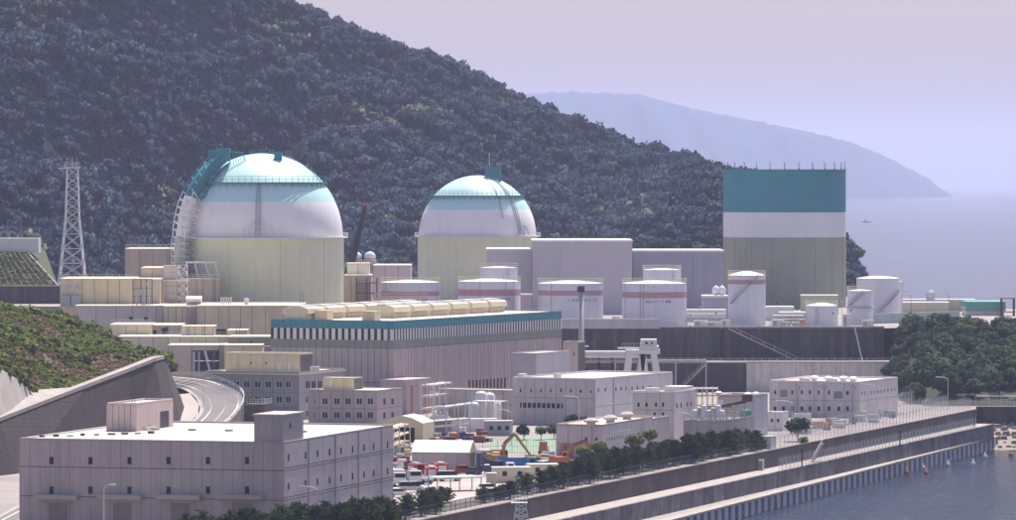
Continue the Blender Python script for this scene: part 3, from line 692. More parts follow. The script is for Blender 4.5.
# ---- 4. turbine hall
b = Bld('turbine_hall', 'long turbine hall with teal roof band and vertical louvre windows', 'building', 394,413.5,271,561.5,322,R(-24.6),Y=1125,core=mauve,parapet=.0)
W, D, h = b.W, b.D, b.h
boxpart(b,'roof',-W+.2,-.2,.2,D-.2,h-.02,h+.1,cream)
zt = [0, b.z('F',394,383), b.z('F',394,348.5), b.z('F',394,340.5), b.z('F',394,329.3), h]
uf = lin_cuts(-W,0,19); ur = lin_cuts(0,D,62)
b.clad('F', uf, zt[:3], [], mauve2, gap=.14); b.clad('R', ur, [0,zt[2]], [], mauve2, gap=.2)
b.clad('F', uf, [zt[2],zt[3]], [], olive, gap=.05, name='band_panel'); b.clad('R', ur, [zt[2],zt[3]], [], olive, gap=.05, name='band_panel')
b.clad('F', uf, [zt[4],h+.3], [], teal, gap=.05, name='fascia', th=.15); b.clad('R', ur, [zt[4],h+.3], [], teal, gap=.05, name='fascia', th=.15)
for face, uu in (('F',uf),('R',ur)):
    fr = 0. if face=='F' else R(90)
    for i in range(len(uu)-1):
        l = uu[i+1]-uu[i]; zz = zt[4]-zt[3]
        lm = shared(('louv',face), lambda: MB().box(0,l*.46,-.02,.09,.05,zz-.05).mesh('louvre'))
        pm_ = shared(('pier',face), lambda: MB().box(l*.46,l,-.16 if face=='F' else -.03,.09,0,zz).mesh('pier'))
        if not (face=='F' and i >= 18): link('louvre', lm, black, b.root, b.loc(face,uu[i],zt[3]), fr)
        link('pier', pm_, whitep, b.root, b.loc(face,uu[i],zt[3]), fr)
# small slot windows low on the right face
for i in range(11):
    w = b.rect('R',468.5+i*3.55,470.3+i*3.55,380.3-i*.25,389)
    b.on('slot_window','R',w,black,proud=.02)
# projecting door bay with red framed doorway
bx_ = b.rect('R',393.9,426,378,415); 
t = MB().box(-.0,6.5,-7,6.2,0,b.z('R',396,378)).build('door_bay', mauve2, b.root)
zd = b.z('R',404,384.5)
MB().box(6.48,6.60,-3.6,3.9,0,zd).build('doorway', mauve, t); MB().box(6.5,6.72,-4.6,-3.6,0,zd+.05).build('red_jamb', reddoor, t); MB().box(6.5,6.72,2.3,3.9,0,zd+.05).build('red_jamb', reddoor, t); MB().box(6.5,6.72,-4.6,3.9,zd,zd+.3).build('lintel', reddoor, t)
# row of roof ventilators
tm = b.root.matrix_basis.copy(); tm = Matrix.Translation(b.o) @ Matrix.Rotation(b.rz,4,'Z')
def ventilator(l, wdt, hh):
    pr = [(0,0),(0,hh*.35),(-.5,hh*.5),(-.35,hh*.92),(.4,hh*1.05),(wdt-.4,hh*1.05),(wdt+.35,hh*.92),(wdt+.5,hh*.5),(wdt,hh*.35),(wdt,0)]
    return MB().xprism(pr,0,l)
rown = ['first','second','third','fourth','fifth','sixth','seventh']
for xr_, ya, yb, n_, lb in ((-23,1,64,6,'back'),(-11.5,22,86,6,'front')):
    for k in range(n_):
        l_ = (yb-ya)/n_
        t = thing('roof_ventilator', f'cream roof ventilator, {rown[k]} from the near end of the {lb} row on the turbine hall', 'ventilator', tm@Vector((xr_,ya+k*l_,h+.1)), b.rz+R(90), 'turbine hall roof ventilators')
        l_ -= 1.6; pr = [(0,0),(0,1.2),(-.9,1.5),(-.7,2.6),(.2,2.95),(4.8,2.95),(5.7,2.6),(5.9,1.5),(5,1.2),(5,0)]
        MB().xprism(pr,0,l_).build('hood', cream, t); MB().box(.4,l_-.4,-.25,-.02,.1,1.1).build('louvre', beige2, t); MB().box(.3,l_-.3,1.2,3.8,2.95,3.3).build('ridge_cap', whitep, t); MB().box(.4,l_-.4,5.02,5.25,.1,1.1).build('louvre', beige2, t)
for k,(y_,x_) in enumerate(((6,-28),(4,-22),(2,-9))):
    o = MB().box(0,3.2,0,3,0,2.2).build('roof_unit', beige); o.location = tm@Vector((x_,y_,h+.1)); o.rotation_euler=(0,0,b.rz); tag(o, ['cream roof unit at the left end of the turbine hall roof','cream roof unit second from left on the turbine hall roof','cream roof unit above the near corner of the turbine hall'][k],'roof unit','turbine hall roof units')
rl = MB(); 
for i in range(41): rl.tube((-.3,D*i/40,h+.1),(-.3,D*i/40,h+1.1),.05,4)
rl.tube((-.3,0,h+1.1),(-.3,D,h+1.1),.05,4); rl.build('roof_railing', cream, b.root)

# block at the far end of the turbine hall
b = Bld('annex_block', 'plain lilac annex block at the far end of the turbine hall', 'building', 536,400,511.5,570,354,R(-26),Y=1142,core=lilac,roof=roofm,parapet=.2)
b.clad('F', [-b.W,0], [0,b.h], [], mat('annex_shade_tone',(.42,.39,.41),streak=.1)); b.clad('R', lin_cuts(0,b.D,2), [0,b.h], [], lilac)  # front is a darker copy of the lilac, its shade painted in
# low wall building in front of the turbine hall (466..520, 390..412)
b = Bld('pump_house', 'low pinkish pump house in front of the turbine hall', 'building', 513,424,437,526,391,R(-24),Y=1098,core=beige2,roof=roofm,parapet=.2)
b.clad('F', lin_cuts(-b.W,0,8), [0,b.h*.5,b.h], [], mat('pump_wall',(.47,.42,.41),streak=.2)); b.clad('R', [0,b.D], [0,b.h], [], mat('pump_wall',(.47,.42,.41)))

# ---- 5. white two storey building with row of small windows (centre)
b = Bld('workshop_building', 'pale pink flat roofed workshop behind the green court', 'building', 594,426,513,672.5,380,R(-26),core=white,roof=roofm,parapet=.35)
wf = [b.rect('F',x-1.1,x+1.1,388.2,392.8) for x in (520.5,531,541,550.7,561,571)]+[b.rect('F',579,582.3,389.5,393),b.rect('F',590,592.2,389.8,393.5)]
lv = b.rect('F',520,563,403,408)
b.clad('F', [-b.W]+[b.u('F',x) for x in (525,535,545,556,566,576,586.5)]+[0], [0,b.z('F',560,398),b.h], wf+[lv], mat('workshop_wall',(.50,.44,.43),streak=.22))
for w in wf: b.window('F', w)
b.on('louvre_band','F',lv,black,proud=.0)
for i in range(9): b.on('louvre_post','F',(lv[0]+(lv[1]-lv[0])*(i+.5)/9-.1,lv[0]+(lv[1]-lv[0])*(i+.5)/9+.1,lv[2],lv[3]),steelp,proud=.06)
wr = [b.rect('R',x-.8,x+.8,388.3-(x-594)*.055,392.5-(x-594)*.055) for x in (598.5,605.3,616,621,626,632,637.5,643)]+[b.rect('R',648,652,386,390)]
b.clad('R', [0]+[b.u('R',x) for x in (603,613,629,645,658)]+[b.D], [0,b.z('R',594,407),b.h], wr, mat('workshop_side',(.60,.57,.585),streak=.22))  # side paler than the front wall: the lighter side is painted
for w in wr: b.window('R', w)
for x in (594,613): MB().tube((.16,b.u('R',x)+.15,0),(.16,b.u('R',x)+.15,b.h),.12,6).build('drain_pipe', steel, b.root)
MB().box(-b.W*.55,-b.W*.5,2,4,b.h,b.h+1.2).build('roof_unit', whitep, b.root); MB().box(-b.W*.97,-b.W*.9,1,3,b.h,b.h+1).build('roof_unit', whitep, b.root)

# ---- 6. white block with two window rows
b = Bld('white_block', 'pale beige three storey block right of the workshop', 'building', 674,441,633,695.8,393.5,R(-22),core=white,roof=roofm,parapet=.4)
wf = [b.rect('F',x,x+3,402.2,407.2) for x in (637,645,654.5,661.5)]+[b.rect('F',661.5,664.5,412,416.5),b.rect('F',653,656,412,416.5)]
b.clad('F', lin_cuts(-b.W,0,3), [0,b.z('F',650,410),b.h], wf, mat('block_wall_front',(.54,.485,.46),streak=.2))  # front toned below the side's white; its shade is in the colour
for w in wf: b.window('F', w)
wr = [b.rect('R',x,x+1.6,y_,y_+5.4) for x,y_ in ((676.2,403),(680.2,402.5),(686.5,401.5),(690.3,401.2))]
b.clad('R', [0,b.u('R',684),b.D], [0,b.h], wr, white)
for w in wr: b.window('R', w)
MB().box(-5,-.3,b.D-5,b.D-.4,b.h,b.h+1.1).build('stair_head', white, b.root); MB().box(-b.W+2,-b.W+4.5,1.5,3.5,b.h,b.h+1.0).build('roof_unit', whitep, b.root)

# ---- 7. near low building with red shutter
b = Bld('low_building', 'low pinkish grey building with red shutter beside the pine row', 'building', 603,459,556.5,652.5,426,R(-18),core=mauve2,roof=mat('pink_roof',(.66,.53,.45),var=.1,rough=.9),parapet=.3)
wf = [b.rect('F',584.3,588,437,441.2), b.rect('F',594.7,598,437,441.2)]
sh = b.rect('F',559,574.5,443,458.5); sh = (sh[0],sh[1],0,sh[3])
b.clad('F', [-b.W]+[b.u('F',x) for x in (568,582,592)]+[0], [0,b.h], wf+[sh], mat('low_wall',(.50,.435,.43),streak=.2))
for w in wf: b.window('F', w)
o = b.on('shutter','F',sh,mauve2,proud=-.02)
um = (sh[0]+sh[1])/2
b.on('red_leaf','F',(sh[0]+.02,sh[0]+(sh[1]-sh[0])*.3,0,sh[3]-.1),reddoor,proud=.03); b.on('red_leaf','F',(sh[1]-(sh[1]-sh[0])*.18,sh[1]-.02,0,sh[3]-.1),reddoor,proud=.03); b.on('red_head','F',(sh[0],sh[1],sh[3]-.25,sh[3]),reddoor,proud=.05)
wr = [b.rect('R',x,x+1.3,yy,yy+3.8) for x,yy in ((606,437.3),(609,437),(611.2,436.7),(614,436.3),(617,435.5),(619.5,435.1),(622,434.7),(627.3,433.8),(629.6,433.4),(633,432.6),(635.5,432.2),(638,431.6),(643.3,430.3),(645.6,429.8),(647.8,429.3),(651,428.8))]
b.clad('R', [0]+[b.u('R',x) for x in (605,615.5,625.8,631.2,641.5)]+[b.D], [0,b.h], wr, mat('low_side',(.49,.45,.46),streak=.2))
for w in wr: b.window('R', w)
for x,y in ((591,424.5),(610.5,421.5),(627,418)): 
    q = pt(x,y,(H-b.z1)*F/(y+1.5-Y0)); ang = b.root; v = Matrix.Rotation(-b.rz,4,'Z')@(q-b.o); vent(b.root,(v.x,v.y,b.h+.03),roofm,1.4,1.5)
c = Bld('side_annex', 'lower annex behind the low building with red shutter', 'building', 653,448,640,668.5,420,R(-18),Y=977,core=mauve2,roof=roofm,W=7)
c.clad('R', [0,c.D], [0,c.h], [], mat('low_side',(.49,.45,.46)))

# ---- 8. block with terrace right of the white block
b = Bld('tower_block', 'tall plain lilac block beside the equipment terrace', 'building', 755,440,719,767.5,397,R(-20),core=mauve2,roof=mat('pink_roof',(.66,.53,.45)),parapet=.4)
wf=[b.rect('F',749,751.8,409,413.5)]; b.clad('F', lin_cuts(-b.W,0,2), [0,b.h], wf, mat('tower_front',(.50,.45,.44),streak=.15))
for w in wf: b.window('F', w)
b.clad('R', [0,b.D], [0,b.h], [], lilac)
for q in ((-2,1.5),(-.9,3.4),(-9,4)): vent(b.root,(q[0],q[1],b.h),whitep,.8,.9)
MB().box(-b.W-.0,-b.W+1,-.25,-.02,b.h-2.6,b.h-.6).build('vent_box', whitep, b.root)
b = Bld('equipment_terrace', 'walled equipment terrace with green railing above the pines', 'terrace', 723,449,684,753,422,R(-20),core=mat('terrace_wall',(.37,.335,.32),streak=.35,var=.15),roof=conc,parapet=.3)
b.clad('F', lin_cuts(-b.W,0,3), [0,b.h], [], mat('terrace_wall',(.37,.335,.32))); b.clad('R', lin_cuts(0,b.D,3), [0,b.h], [], mat('terrace_wall',(.37,.335,.32)))
rl = MB()
for i in range(15): 
    rl.tube((-b.W*i/14,.2,b.h),(-b.W*i/14,.2,b.h+1.4),.06,4); rl.tube((-.2,b.D*i/14,b.h),(-.2,b.D*i/14,b.h+1.4),.06,4)
for z_ in (.5,.95,1.4): rl.tube((-b.W,.2,b.h+z_),(0,.2,b.h+z_),.05,4).tube((-.2,0,b.h+z_),(-.2,b.D,b.h+z_),.05,4)
rl.build('railing', mat('rail_green',(.42,.52,.44),rough=.6), b.root)
MB().box(-1.5,-.25,b.D*.8,b.D-.3,b.h,b.h+1.6).build('green_screen', greend, b.root)
EQ = (b.o.copy(), b.rz, b.W, b.D, b.z1)
# ---- 9. white office on the right
b = Bld('white_office', 'white two storey office block below the terrace wall', 'building', 860,418,769.8,897.7,383.3,R(-22),core=white,roof=mat('pink_roof',(.66,.53,.45)),parapet=.4)
wf = [b.rect('F',x-1.2,x+1.2,390.2,394.4) for x in (775.2,792.3,801.8,810,818.7,829)]+[b.rect('F',846,849,390.8,395)]
big = [b.rect('F',780,787.5,389.5,397.5), b.rect('F',833.5,842.8,391,399)]
wf2 = [b.rect('F',x-1.6,x+1.6,406.2,411) for x in (775,783.5,792.3,801.8,810,818.7,829,838.7,847.6)]
xc = [b.u('F',x) for x in (779,796.5,814,823.8,844.2,852.7)]
b.clad('F', [-b.W]+xc+[0], [0,b.z('F',820,400.5),b.h], wf+wf2+big, mat('office_white',(.56,.52,.515),streak=.2))  # front wall darkened against the white side, shading put into the paint
for w in wf+wf2: b.window('F', w, frame=mat('win_sur',(.40,.36,.36)))
for w in big: b.window('F', w, pane=mat('louvre_grey',(.16,.16,.20),rough=.5), mull=3)
for x in (797.2,823.8,852.5): 
    u_ = b.u('F',x); MB().tube((u_,-.15,0),(u_,-.15,b.z('F',x,389)),.14,6).build('drain_pipe', steel, b.root); b.on('rain_head','F',(u_-.5,u_+.5,b.z('F',x,389.5),b.z('F',x,386)),steel,proud=.4)
wr = [b.rect('R',x,x+1.1,yy,yy+4) for x,yy in ((857.3+4,391.2),(864.5,391),(870.7,390.7),(873.8,390.3),(877.7,389.8),(880.7,389.3),(883.7,388.9),(887.4,388.2),(891,387.7),(894.2,387.3))]
b.clad('R', [0]+[b.u('R',x) for x in (868.5,877,886)]+[b.D], [0,b.z('R',860,401),b.h], wr, white)
for w in wr: b.window('R', w)
for q in ((-9,5),(-6,6.5),(-13,7),(-3,4.2)): vent(b.root,(q[0],q[1],b.h),steelp,1.1,1.3)
for q in ((-15,2.5,2.2),(-8,2.5,1.6)): MB().box(q[0],q[0]+q[2],q[1],q[1]+1.2,b.h,b.h+.8).build('roof_unit', steel, b.root)
# small white huts in front of it
for nm,lb,xc_,yc_,xl_,xr_,yt_,dd in (('gate_hut','white gate hut with small windows left of the white office',783,431,767.5,788.5,412.5,0),('store_hut','small beige store hut behind the round tree',809,434,793.5,811.5,414.5,0),('white_shed','low white shed at the top of the quay wall',771,449,756.5,776,437,0)):
    c = Bld(nm, lb, 'hut', xc_,yc_,xl_,xr_,yt_,R(-20),core=whitep,roof=whitep,parapet=.12)
    ws = [c.rect('F',xl_+3,xl_+6,yt_+6,yt_+10), c.rect('F',xl_+9,xl_+12,yt_+6,yt_+10)] if nm != 'white_shed' else []
    c.clad('F', [-c.W,-c.W*.5,0], [0,c.h], ws, white)
    for w in ws: c.window('F', w)
    c.clad('R', [0,c.D], [0,c.h], [], whitep)

# ================================================================ REACTORS, UPPER BUILDINGS, TANKS
def railing(mb, r, z, n, hgt=1.1, w=.06, c=(0,0,0), a0=0, a1=2*math.pi):
    for i in range(n):
        t = a0+(a1-a0)*i/n; x, y = c[0]+r*math.cos(t), c[1]+r*math.sin(t); mb.tube((x,y,z),(x,y,z+hgt),w,4)
        t2 = a0+(a1-a0)*(i+1)/n; p = (c[0]+r*math.cos(t2), c[1]+r*math.sin(t2))
        for k in (.5,1.): mb.tube((x,y,z+hgt*k),(p[0],p[1],z+hgt*k),w,4)
def reactor(name, label, cx, Yd, rpx, ytop, yspring, yteal, ygal, z0, labelparts=True):
    Xc = (cx-CX)/F*Yd; r = rpx*Yd/F; t = thing(name, label, 'reactor', (Xc,Yd,z0)); zs = H-(yspring-Y0)*Yd/F-z0; hd = (yspring-ytop)*Yd/F
    zt = (yspring-yteal)*Yd/F
    MB().lathe([(r,-.3),(r,zs),(r*.97,zs)], 128).build('shield_wall', domeg, t, smooth=False)
    for k in range(7):
        a = -math.pi/2+(k-3)*.62+.27; MB().box(-.09,.09,-.04,.04,0,zs).build('joint_strip', mat('joint',(.56,.56,.39)), t).location = ((r+.02)*math.cos(a),(r+.02)*math.sin(a),0)
        t.children[-1].rotation_euler = (0,0,a+math.pi/2)
    def prof(za, zb, n): return [(r*.985*math.sqrt(max(0,1-(z_/hd)**2)), zs+z_) for z_ in np.linspace(za,zb,n)]
    MB().lathe(prof(0,zt,12),128).build('lower_shell', domew, t, smooth=True)
    aa = np.linspace(math.asin(min(1,zt/hd)), math.pi/2, 26)
    MB().lathe([(r*.985*math.cos(a), zs+hd*math.sin(a)) for a in aa],128).build('upper_shell', domea, t, smooth=True)
    # ring platform at the spring line
    pl = MB().lathe([(r-.2,zs-.25),(r+1.1,zs-.25),(r+1.1,zs+.05),(r-.2,zs+.05)],96).build('ring_platform', whitep, t)
    rb = MB(); railing(rb, r+1.0, zs+.05, 84, 1.0, .05); rb.build('railing', steelp, pl)
    # upper gallery
    zg = (yspring-ygal)*Yd/F; rg = r*.985*math.sqrt(1-(zg/hd)**2)
    gl = MB().lathe([(rg-.1,zs+zg),(rg+.9,zs+zg),(rg+.9,zs+zg+.35),(rg-.2,zs+zg+.35)],96).build('gallery', tealroof, t)
    gb = MB(); railing(gb, rg+.8, zs+zg+.3, 60, 1.5, .07); gb.build('railing', tealroof, gl)
    gs = MB()
    for i in range(48):
        a = 2*math.pi*i/48; rr = r*.985*math.sqrt(1-((zg-1.1)/hd)**2); gs.tube(((rg+.85)*math.cos(a),(rg+.85)*math.sin(a),zs+zg),(rr*math.cos(a),rr*math.sin(a),zs+zg-1.1),.07,4)
    gs.build('bracket', tealroof, gl)
    def on(az, z, off=0.):
        z = min(z, hd*.9999); rr = r*.985*math.sqrt(1-(z/hd)**2) if z > 0 else r; n = Vector((rr/r, 0, max(z,0)/hd)).normalized() if z > 0 else Vector((1,0,0))
        q = Vector((rr,0,zs+z))+n*off; return Vector((q.x*math.cos(az), q.x*math.sin(az), q.z))
    return t, r, zs, hd, zg, on
# ---- dome 1 (left)
t, r, zs, hd, zg, on = reactor('reactor_building', 'left reactor, largest pale green drum with aqua dome', 262,1280,82,153.5,237,201.5,183.5,G)
lad = MB()
azl = -math.pi/2+.0
zz = np.linspace(zg,0.5,16)
for s in (-.5,.5):
    lad.path([on(azl+s/r*1.2,z_,.25) for z_ in zz], .09, 5)
for z_ in np.linspace(zg,.8,34): lad.tube(on(azl-.5/r*1.2,z_,.25), on(azl+.5/r*1.2,z_,.25), .06, 4)
lad.build('ladder', mat('ladder_grey',(.33,.36,.38)), t)
tr = MB()
for k in (-1,-.6,-.2,.2,.6,1): tr.path([on(azl,5.2,.4), on(azl+k*3.6/r,2.2,.4), on(azl+k*3.9/r,.2,.6)], .07, 4)
for z_ in (1.2,2.2,3.2): tr.tube(on(azl-3.2/r*(1-z_/6),z_,.4), on(azl+3.2/r*(1-z_/6),z_,.4), .06, 4)
tr.build('ladder_cage', steelp, t)
# curved rail over the right side of the crown
tr = MB()
for s in (-.5,.5): tr.path([on(-.35+s*.03,z_,.5) for z_ in np.linspace(hd*.995,zg,14)], .07, 4)
tr.build('curved_rail', tealroof, t); 
bx = MB().box(-1,1,-.8,.8,0,1.9).build('hatch_box', teal, t); bx.location = on(-.95,hd*.93,.0)
tb = MB(); railing(tb, 3.2, zs+hd-.3, 14, 1.2, .06); tb.tube((0,0,zs+hd-.2),(0,0,zs+hd+2.2),.08,4); tb.build('crown_railing', tealroof, t)
# exhaust duct climbing the left flank, painted to match each band
az = math.radians(213)
def duct(az, off, rad, za, zb, n): return [on(az,z_,off) for z_ in np.linspace(za,zb,n)]
sd = thing('exhaust_duct', 'ventilation duct with ladder frame climbing the left side of the largest dome', 'duct', t.location)
def ductpart(nm, za, zb, n, m, rad=1.75, off=2.3, a=az): MB().path(duct(a,off,rad,za,zb,n), rad, 14).build(nm, m, sd, smooth=False)
zt = (237-201.5)*1280/F
ductpart('duct_base', -18, 0, 2, mat('duct_green',(.40,.43,.38),streak=.2)); ductpart('duct_middle', 0, zt, 9, domew); ductpart('duct_upper', zt, hd*.86, 10, teal)
a2 = az+.14
ductpart('side_pipe_base', -14, 0, 2, mat('duct_green',(.40,.43,.38)), .95, 1.6, az-.2); ductpart('side_pipe', 0, zt, 8, domew, .6, 1.2, az-.2); ductpart('side_pipe_top', zt, hd*.8, 8, teal, .55, 1.2, az-.2)
fr = {0:MB(),1:MB(),2:MB()}
levels = list(np.linspace(-16,hd*.84,22))
for i, (z_, z2) in enumerate(zip(levels, levels[1:])):
    mb_ = fr[0 if z_ < 0 else (1 if z_ < zt else 2)]
    A4 = [on(az-.13,z_,.2), on(az+.13,z_,.2), on(az+.13,z_,3.9), on(az-.13,z_,3.9)]; B4 = [on(az-.13,z2,.2), on(az+.13,z2,.2), on(az+.13,z2,3.9), on(az-.13,z2,3.9)]
    for k in range(4):
        mb_.tube(A4[k],B4[k],.13,4); mb_.tube(A4[k],A4[(k+1)%4],.11,4)
    mb_.tube(A4[1],B4[2],.1,4).tube(A4[2],B4[3],.1,4)
for k, m_ in ((0,steelp),(1,domew),(2,teal)): fr[k].build('ladder_frame', m_, sd)
p = on(az,hd*.86,2.0)
MB().box(p.x-1.9,p.x+1.9,p.y-1.9,p.y+1.9,p.z-.8,p.z+2.6).build('duct_head', teal, sd); MB().box(p.x-3.6,p.x-1.8,p.y-1.4,p.y+1.4,p.z-.2,p.z+2.2).build('side_box', teal, sd)
hp = MB(); q = on(az+.45,hd*.9,.3)
for k in range(6):
    hp.tube(p+Vector((2+k*.55,-1.2,1.6-k*.05)), p+Vector((2+k*.9,-1.4,-2.4-.2*k)), .09, 4)
hp.path([p+Vector((1.8,-1.2,1.7)), p+Vector((5.2,-1.2,1.4)), p+Vector((5.9,-1.3,-.6)), p+Vector((4.6,-1.4,-3.4)), p+Vector((2.4,-1.5,-4.6))], .13, 5)
hp.build('hooped_walkway', teal, sd)
# ---- dome 2
t, r, zs, hd, zg, on = reactor('reactor_building', 'smaller domed reactor right of the largest dome', 477.5,1525,59.5,175.5,236,209.5,196.5,24)
bx = MB()
for k in range(4): bx.box(-2.4+k*1.25,-1.3+k*1.25,-.8,.8,-1.2-k*.55,3.2-k*.1)
bx.box(-2.6,2.6,-1,1,2.0,2.3); o = bx.build('crown_box', teal, t); o.location = on(-.5,hd*.955,.6)
MB().tube((0,0,0),(0,0,7.2),.12,5).build('mast', steelp, t).location = on(-.62,hd*.97,.3)
lad = MB(); a_ = -.78
for s in (-.5,.5): lad.path([on(a_+s/r,z_,.3) for z_ in np.linspace(hd*.9,.5,18)], .12, 4)
for z_ in np.linspace(hd*.9,.6,30): lad.tube(on(a_-.5/r,z_,.3), on(a_+.5/r,z_,.3), .08, 4)
lad.build('ladder', mat('ladder_grey',(.33,.36,.38)), t)
MB().path([on(-1.1,z_,.2) for z_ in np.linspace(hd*.97,hd*.3,12)], .09, 4).build('cable', tealroof, t)
ar = MB()
pts_ = [on(-.72+.12*math.cos(q), .4+2.8*math.sin(q), .9) for q in np.linspace(0,math.pi,9)]; ar.path(pts_, .12, 4)
for p_ in pts_[1:-1]: ar.tube(p_, on(-.72,.3,.9), .07, 4)
ar.build('ladder_arch', steel, t)

# ---- flat topped drum
Yc = 1475.; Xc = (784.5-CX)/F*Yc; r = 61.3*Yc/F
t = thing('reactor_drum', 'flat topped reactor drum with teal, white and grey green bands', 'reactor', (Xc,Yc,24)); zz = lambda y: H-(y-Y0)*(Yc-r)/F-24
ztop = zz(170.5); zw = zz(212.5); zg_ = zz(237.5)
MB().lathe([(r,-.3),(r,zg_)],128).build('lower_wall', cylg, t); MB().lathe([(r,zg_),(r,zw)],128).build('white_band', mat('drum_white',(.70,.68,.71),streak=.08,var=.04), t)
MB().lathe([(r,zw),(r,ztop),(r-.4,ztop),(r-.4,ztop-.5),(0,ztop-.5)],128).build('teal_band', teal, t)
MB().lathe([(r+.003,ztop),(r+.12,ztop),(r+.12,ztop+.35),(r-.42,ztop+.35)],96).build('rim', teal, t)
rod = MB().tube((0,0,0),(0,0,2.2),.06,5).box(-.12,.12,-.12,.12,0,.3).mesh('lightning_rod')
for k in range(26): a = 2*math.pi*k/26+.07; link('lightning_rod', rod, dark, t, ((r-.2)*math.cos(a),(r-.2)*math.sin(a),ztop+.3))
for k in range(9):
    a = -math.pi/2+(k-4)*.36+.1; o = MB().box(-.1,.1,-.05,.05,0,zg_).build('joint_strip', mat('drum_joint',(.28,.285,.22)), t); o.location = ((r+.01)*math.cos(a),(r+.01)*math.sin(a),0); o.rotation_euler = (0,0,a+math.pi/2)

# ---- big plain halls between dome and drum (terrace level)
def hall(name, label, x0, x1, yt, Y, depth, cuts, m, z0=24, rf=None):
    A, B = pt(x0,yt,Y), pt(x1,yt,Y)
    t = thing(name, label, 'building', (A.x,Y,z0)); w = B.x-A.x; h = A.z-z0
    MB().box(.1,w-.1,.1,depth,-.3,h-.02).build('wall', m, t); MB().box(-.1,w+.1,-.1,depth,h-.02,h+.5).build('parapet', rf or whitep, t)
    cu = [0]+[(c-x0)*Y/F for c in cuts]+[w]
    for a, b in zip(cu, cu[1:]): link('panel', holed(b-a-.1,h,.1,[]), m, t, (a+.05,0,0))
    link('side_panel', holed(depth,h,.1,[]), m, t, (w,0,0), R(90))
    return t, w, h
hall('auxiliary_hall', 'tall plain lilac hall right of the smaller dome', 532,632.5,242,1395,40,(561.5,601),lilac)
hall('auxiliary_wing', 'narrow lilac hall between the smaller dome and the tall plain hall', 486.5,531.7,250.5,1402,25,(509,),lilac)
hall('fuel_hall', 'lower lilac hall between the tall plain hall and the flat topped drum', 632.8,724,252,1408,30,(665,694,704,718),lilac2)
hall('valve_house', 'low lilac valve house with two white domes on its roof', 703,728,297.5,1340,12,(715,),lilac2)
for i,x in enumerate((716,722)):
    o = MB().lathe([(.55,0),(.8,.25),(1.1,1.0),(1.0,1.8),(.5,2.4),(.15,2.6),(0,3.0)],16).build('roof_dome', whitep, smooth=True); q = pt(x,297,1345); o.location = (q.x,q.y,H-(297.5-Y0)*1340/F+.5); tag(o, ['white dome shaped vessel left of its twin on the valve house','white dome shaped vessel nearest the drum on the valve house'][i],'vessel','valve house vessels')
t,w,h = hall('long_shed', 'long low pale shed between tank and flat topped drum', 764,794,308.5,1330,8,(779,),whitep)
hall('small_shed', 'small low shed left of the short white tank', 780,806,314,1300,6,(790,),lilac2)
hall('green_box_house', 'pale olive box house against the foot of the drum', 802,838.5,297,1400,9,(814,828),mat('olive_wall',(.50,.52,.36),streak=.1), rf=mat('olive_wall',(.5,.52,.36)))
hall('pipe_shed', 'long open pipe shed between the white tanks', 686,726,311.5,1318,6,(700,712),whitep)
# ---- left group of beige buildings
def lb(name, label, x0, x1, yt, yb, Y, depth, cuts, m, rz=0., cat='building', rows=None, wins=(), rf=None):
    A, B, C = pt(x0,yt,Y), pt(x1,yt,Y), pt(x0,yb,Y)
    z0 = G; t = thing(name, label, cat, (A.x,Y,z0)); w = B.x-A.x; h = A.z-z0
    MB().box(.1,w-.1,.1,depth,-.3,h-.02).build('wall', jointm, t); link('side_panel', holed(depth,h,.1,[]), m, t, (0,depth,0), R(-90)); MB().box(-.08,w+.08,-.08,depth+.08,h-.02,h+.25).build('roof', rf or cream, t)
    cu = [0]+[(c-x0)*Y/F for c in cuts]+[w]; zz_ = [H-(yb-Y0)*Y/F-z0, h] 
    ws = [((a-x0)*Y/F,(b-x0)*Y/F,H-(d-Y0)*Y/F-z0,H-(c-Y0)*Y/F-z0) for a,b,c,d in wins]
    for a, b in zip(cu, cu[1:]):
        u0, u1 = a+.06, b-.06; hs = [q for q in ws if q[0]<u1 and q[1]>u0]
        link('panel', holed(u1-u0,h-.05,.1,[(q[0]-u0,q[1]-u0,q[2],q[3]) for q in hs]), m, t, (u0,0,0))
    for q in ws:
        o = link('window', MB().box(0,q[1]-q[0],.02,.09,0,q[3]-q[2]).mesh('window'), glass, t, (q[0],0,q[2]))
    link('side_panel', holed(depth,h,.1,[]), m, t, (w,0,0), R(90))
    return t, w, h
b_hi = lb('beige_hall', 'upper beige hall behind the duct of the largest dome', 125,181,249.5,282,1300,18,(139,153,167,175),beige2)[0]
t,w,h = lb('beige_building', 'wide beige building with panel joints left of the pipe frame', 60,133,279.5,306,1235,22,(82,94.5,107.5,119.5),beige)
for x in (68,78): 
    u_=(x-60)*1235/F; MB().box(u_-.4,u_+.4,-.5,.0,h-2.4,h-1.5).build('vent_hood', steel, t); MB().path([(u_,-.3,h-2.2),(u_-1.0,-.3,h-4)],.14,5).build('pipe', whitep, t); MB().box(u_-1.6,u_+.6,-1.2,0,h-6.6,h-3.9).build('fan_unit', mat('fan_grey',(.33,.36,.35)), t)
lb('pipe_bay', 'beige bay behind the dark pipe frame', 133,160,280,306,1238,18,(146,),beige2)
lb('stepped_block', 'pinkish stepped block below the duct', 141,180,268.5,306,1255,16,(152,163,172),beige2)
lb('valve_building', 'pinkish box building at the foot of the largest dome', 180,219,279.5,306,1252,14,(186,196.5,203,215),beige2)
t,w,h = lb('long_beige_building', 'long low beige building in front of the largest dome', 196.5,301,306.5,345,1215,30,(205,218.5,229,240.5,252,265.5,283),beige)
for x,n_ in ((193,0),): MB().box(-2.5,-.1,-.3,1.2,h-8,h-.2).build('ladder_bay', mat('bay_grey',(.30,.27,.27)), t)  # plain grey ladder bay
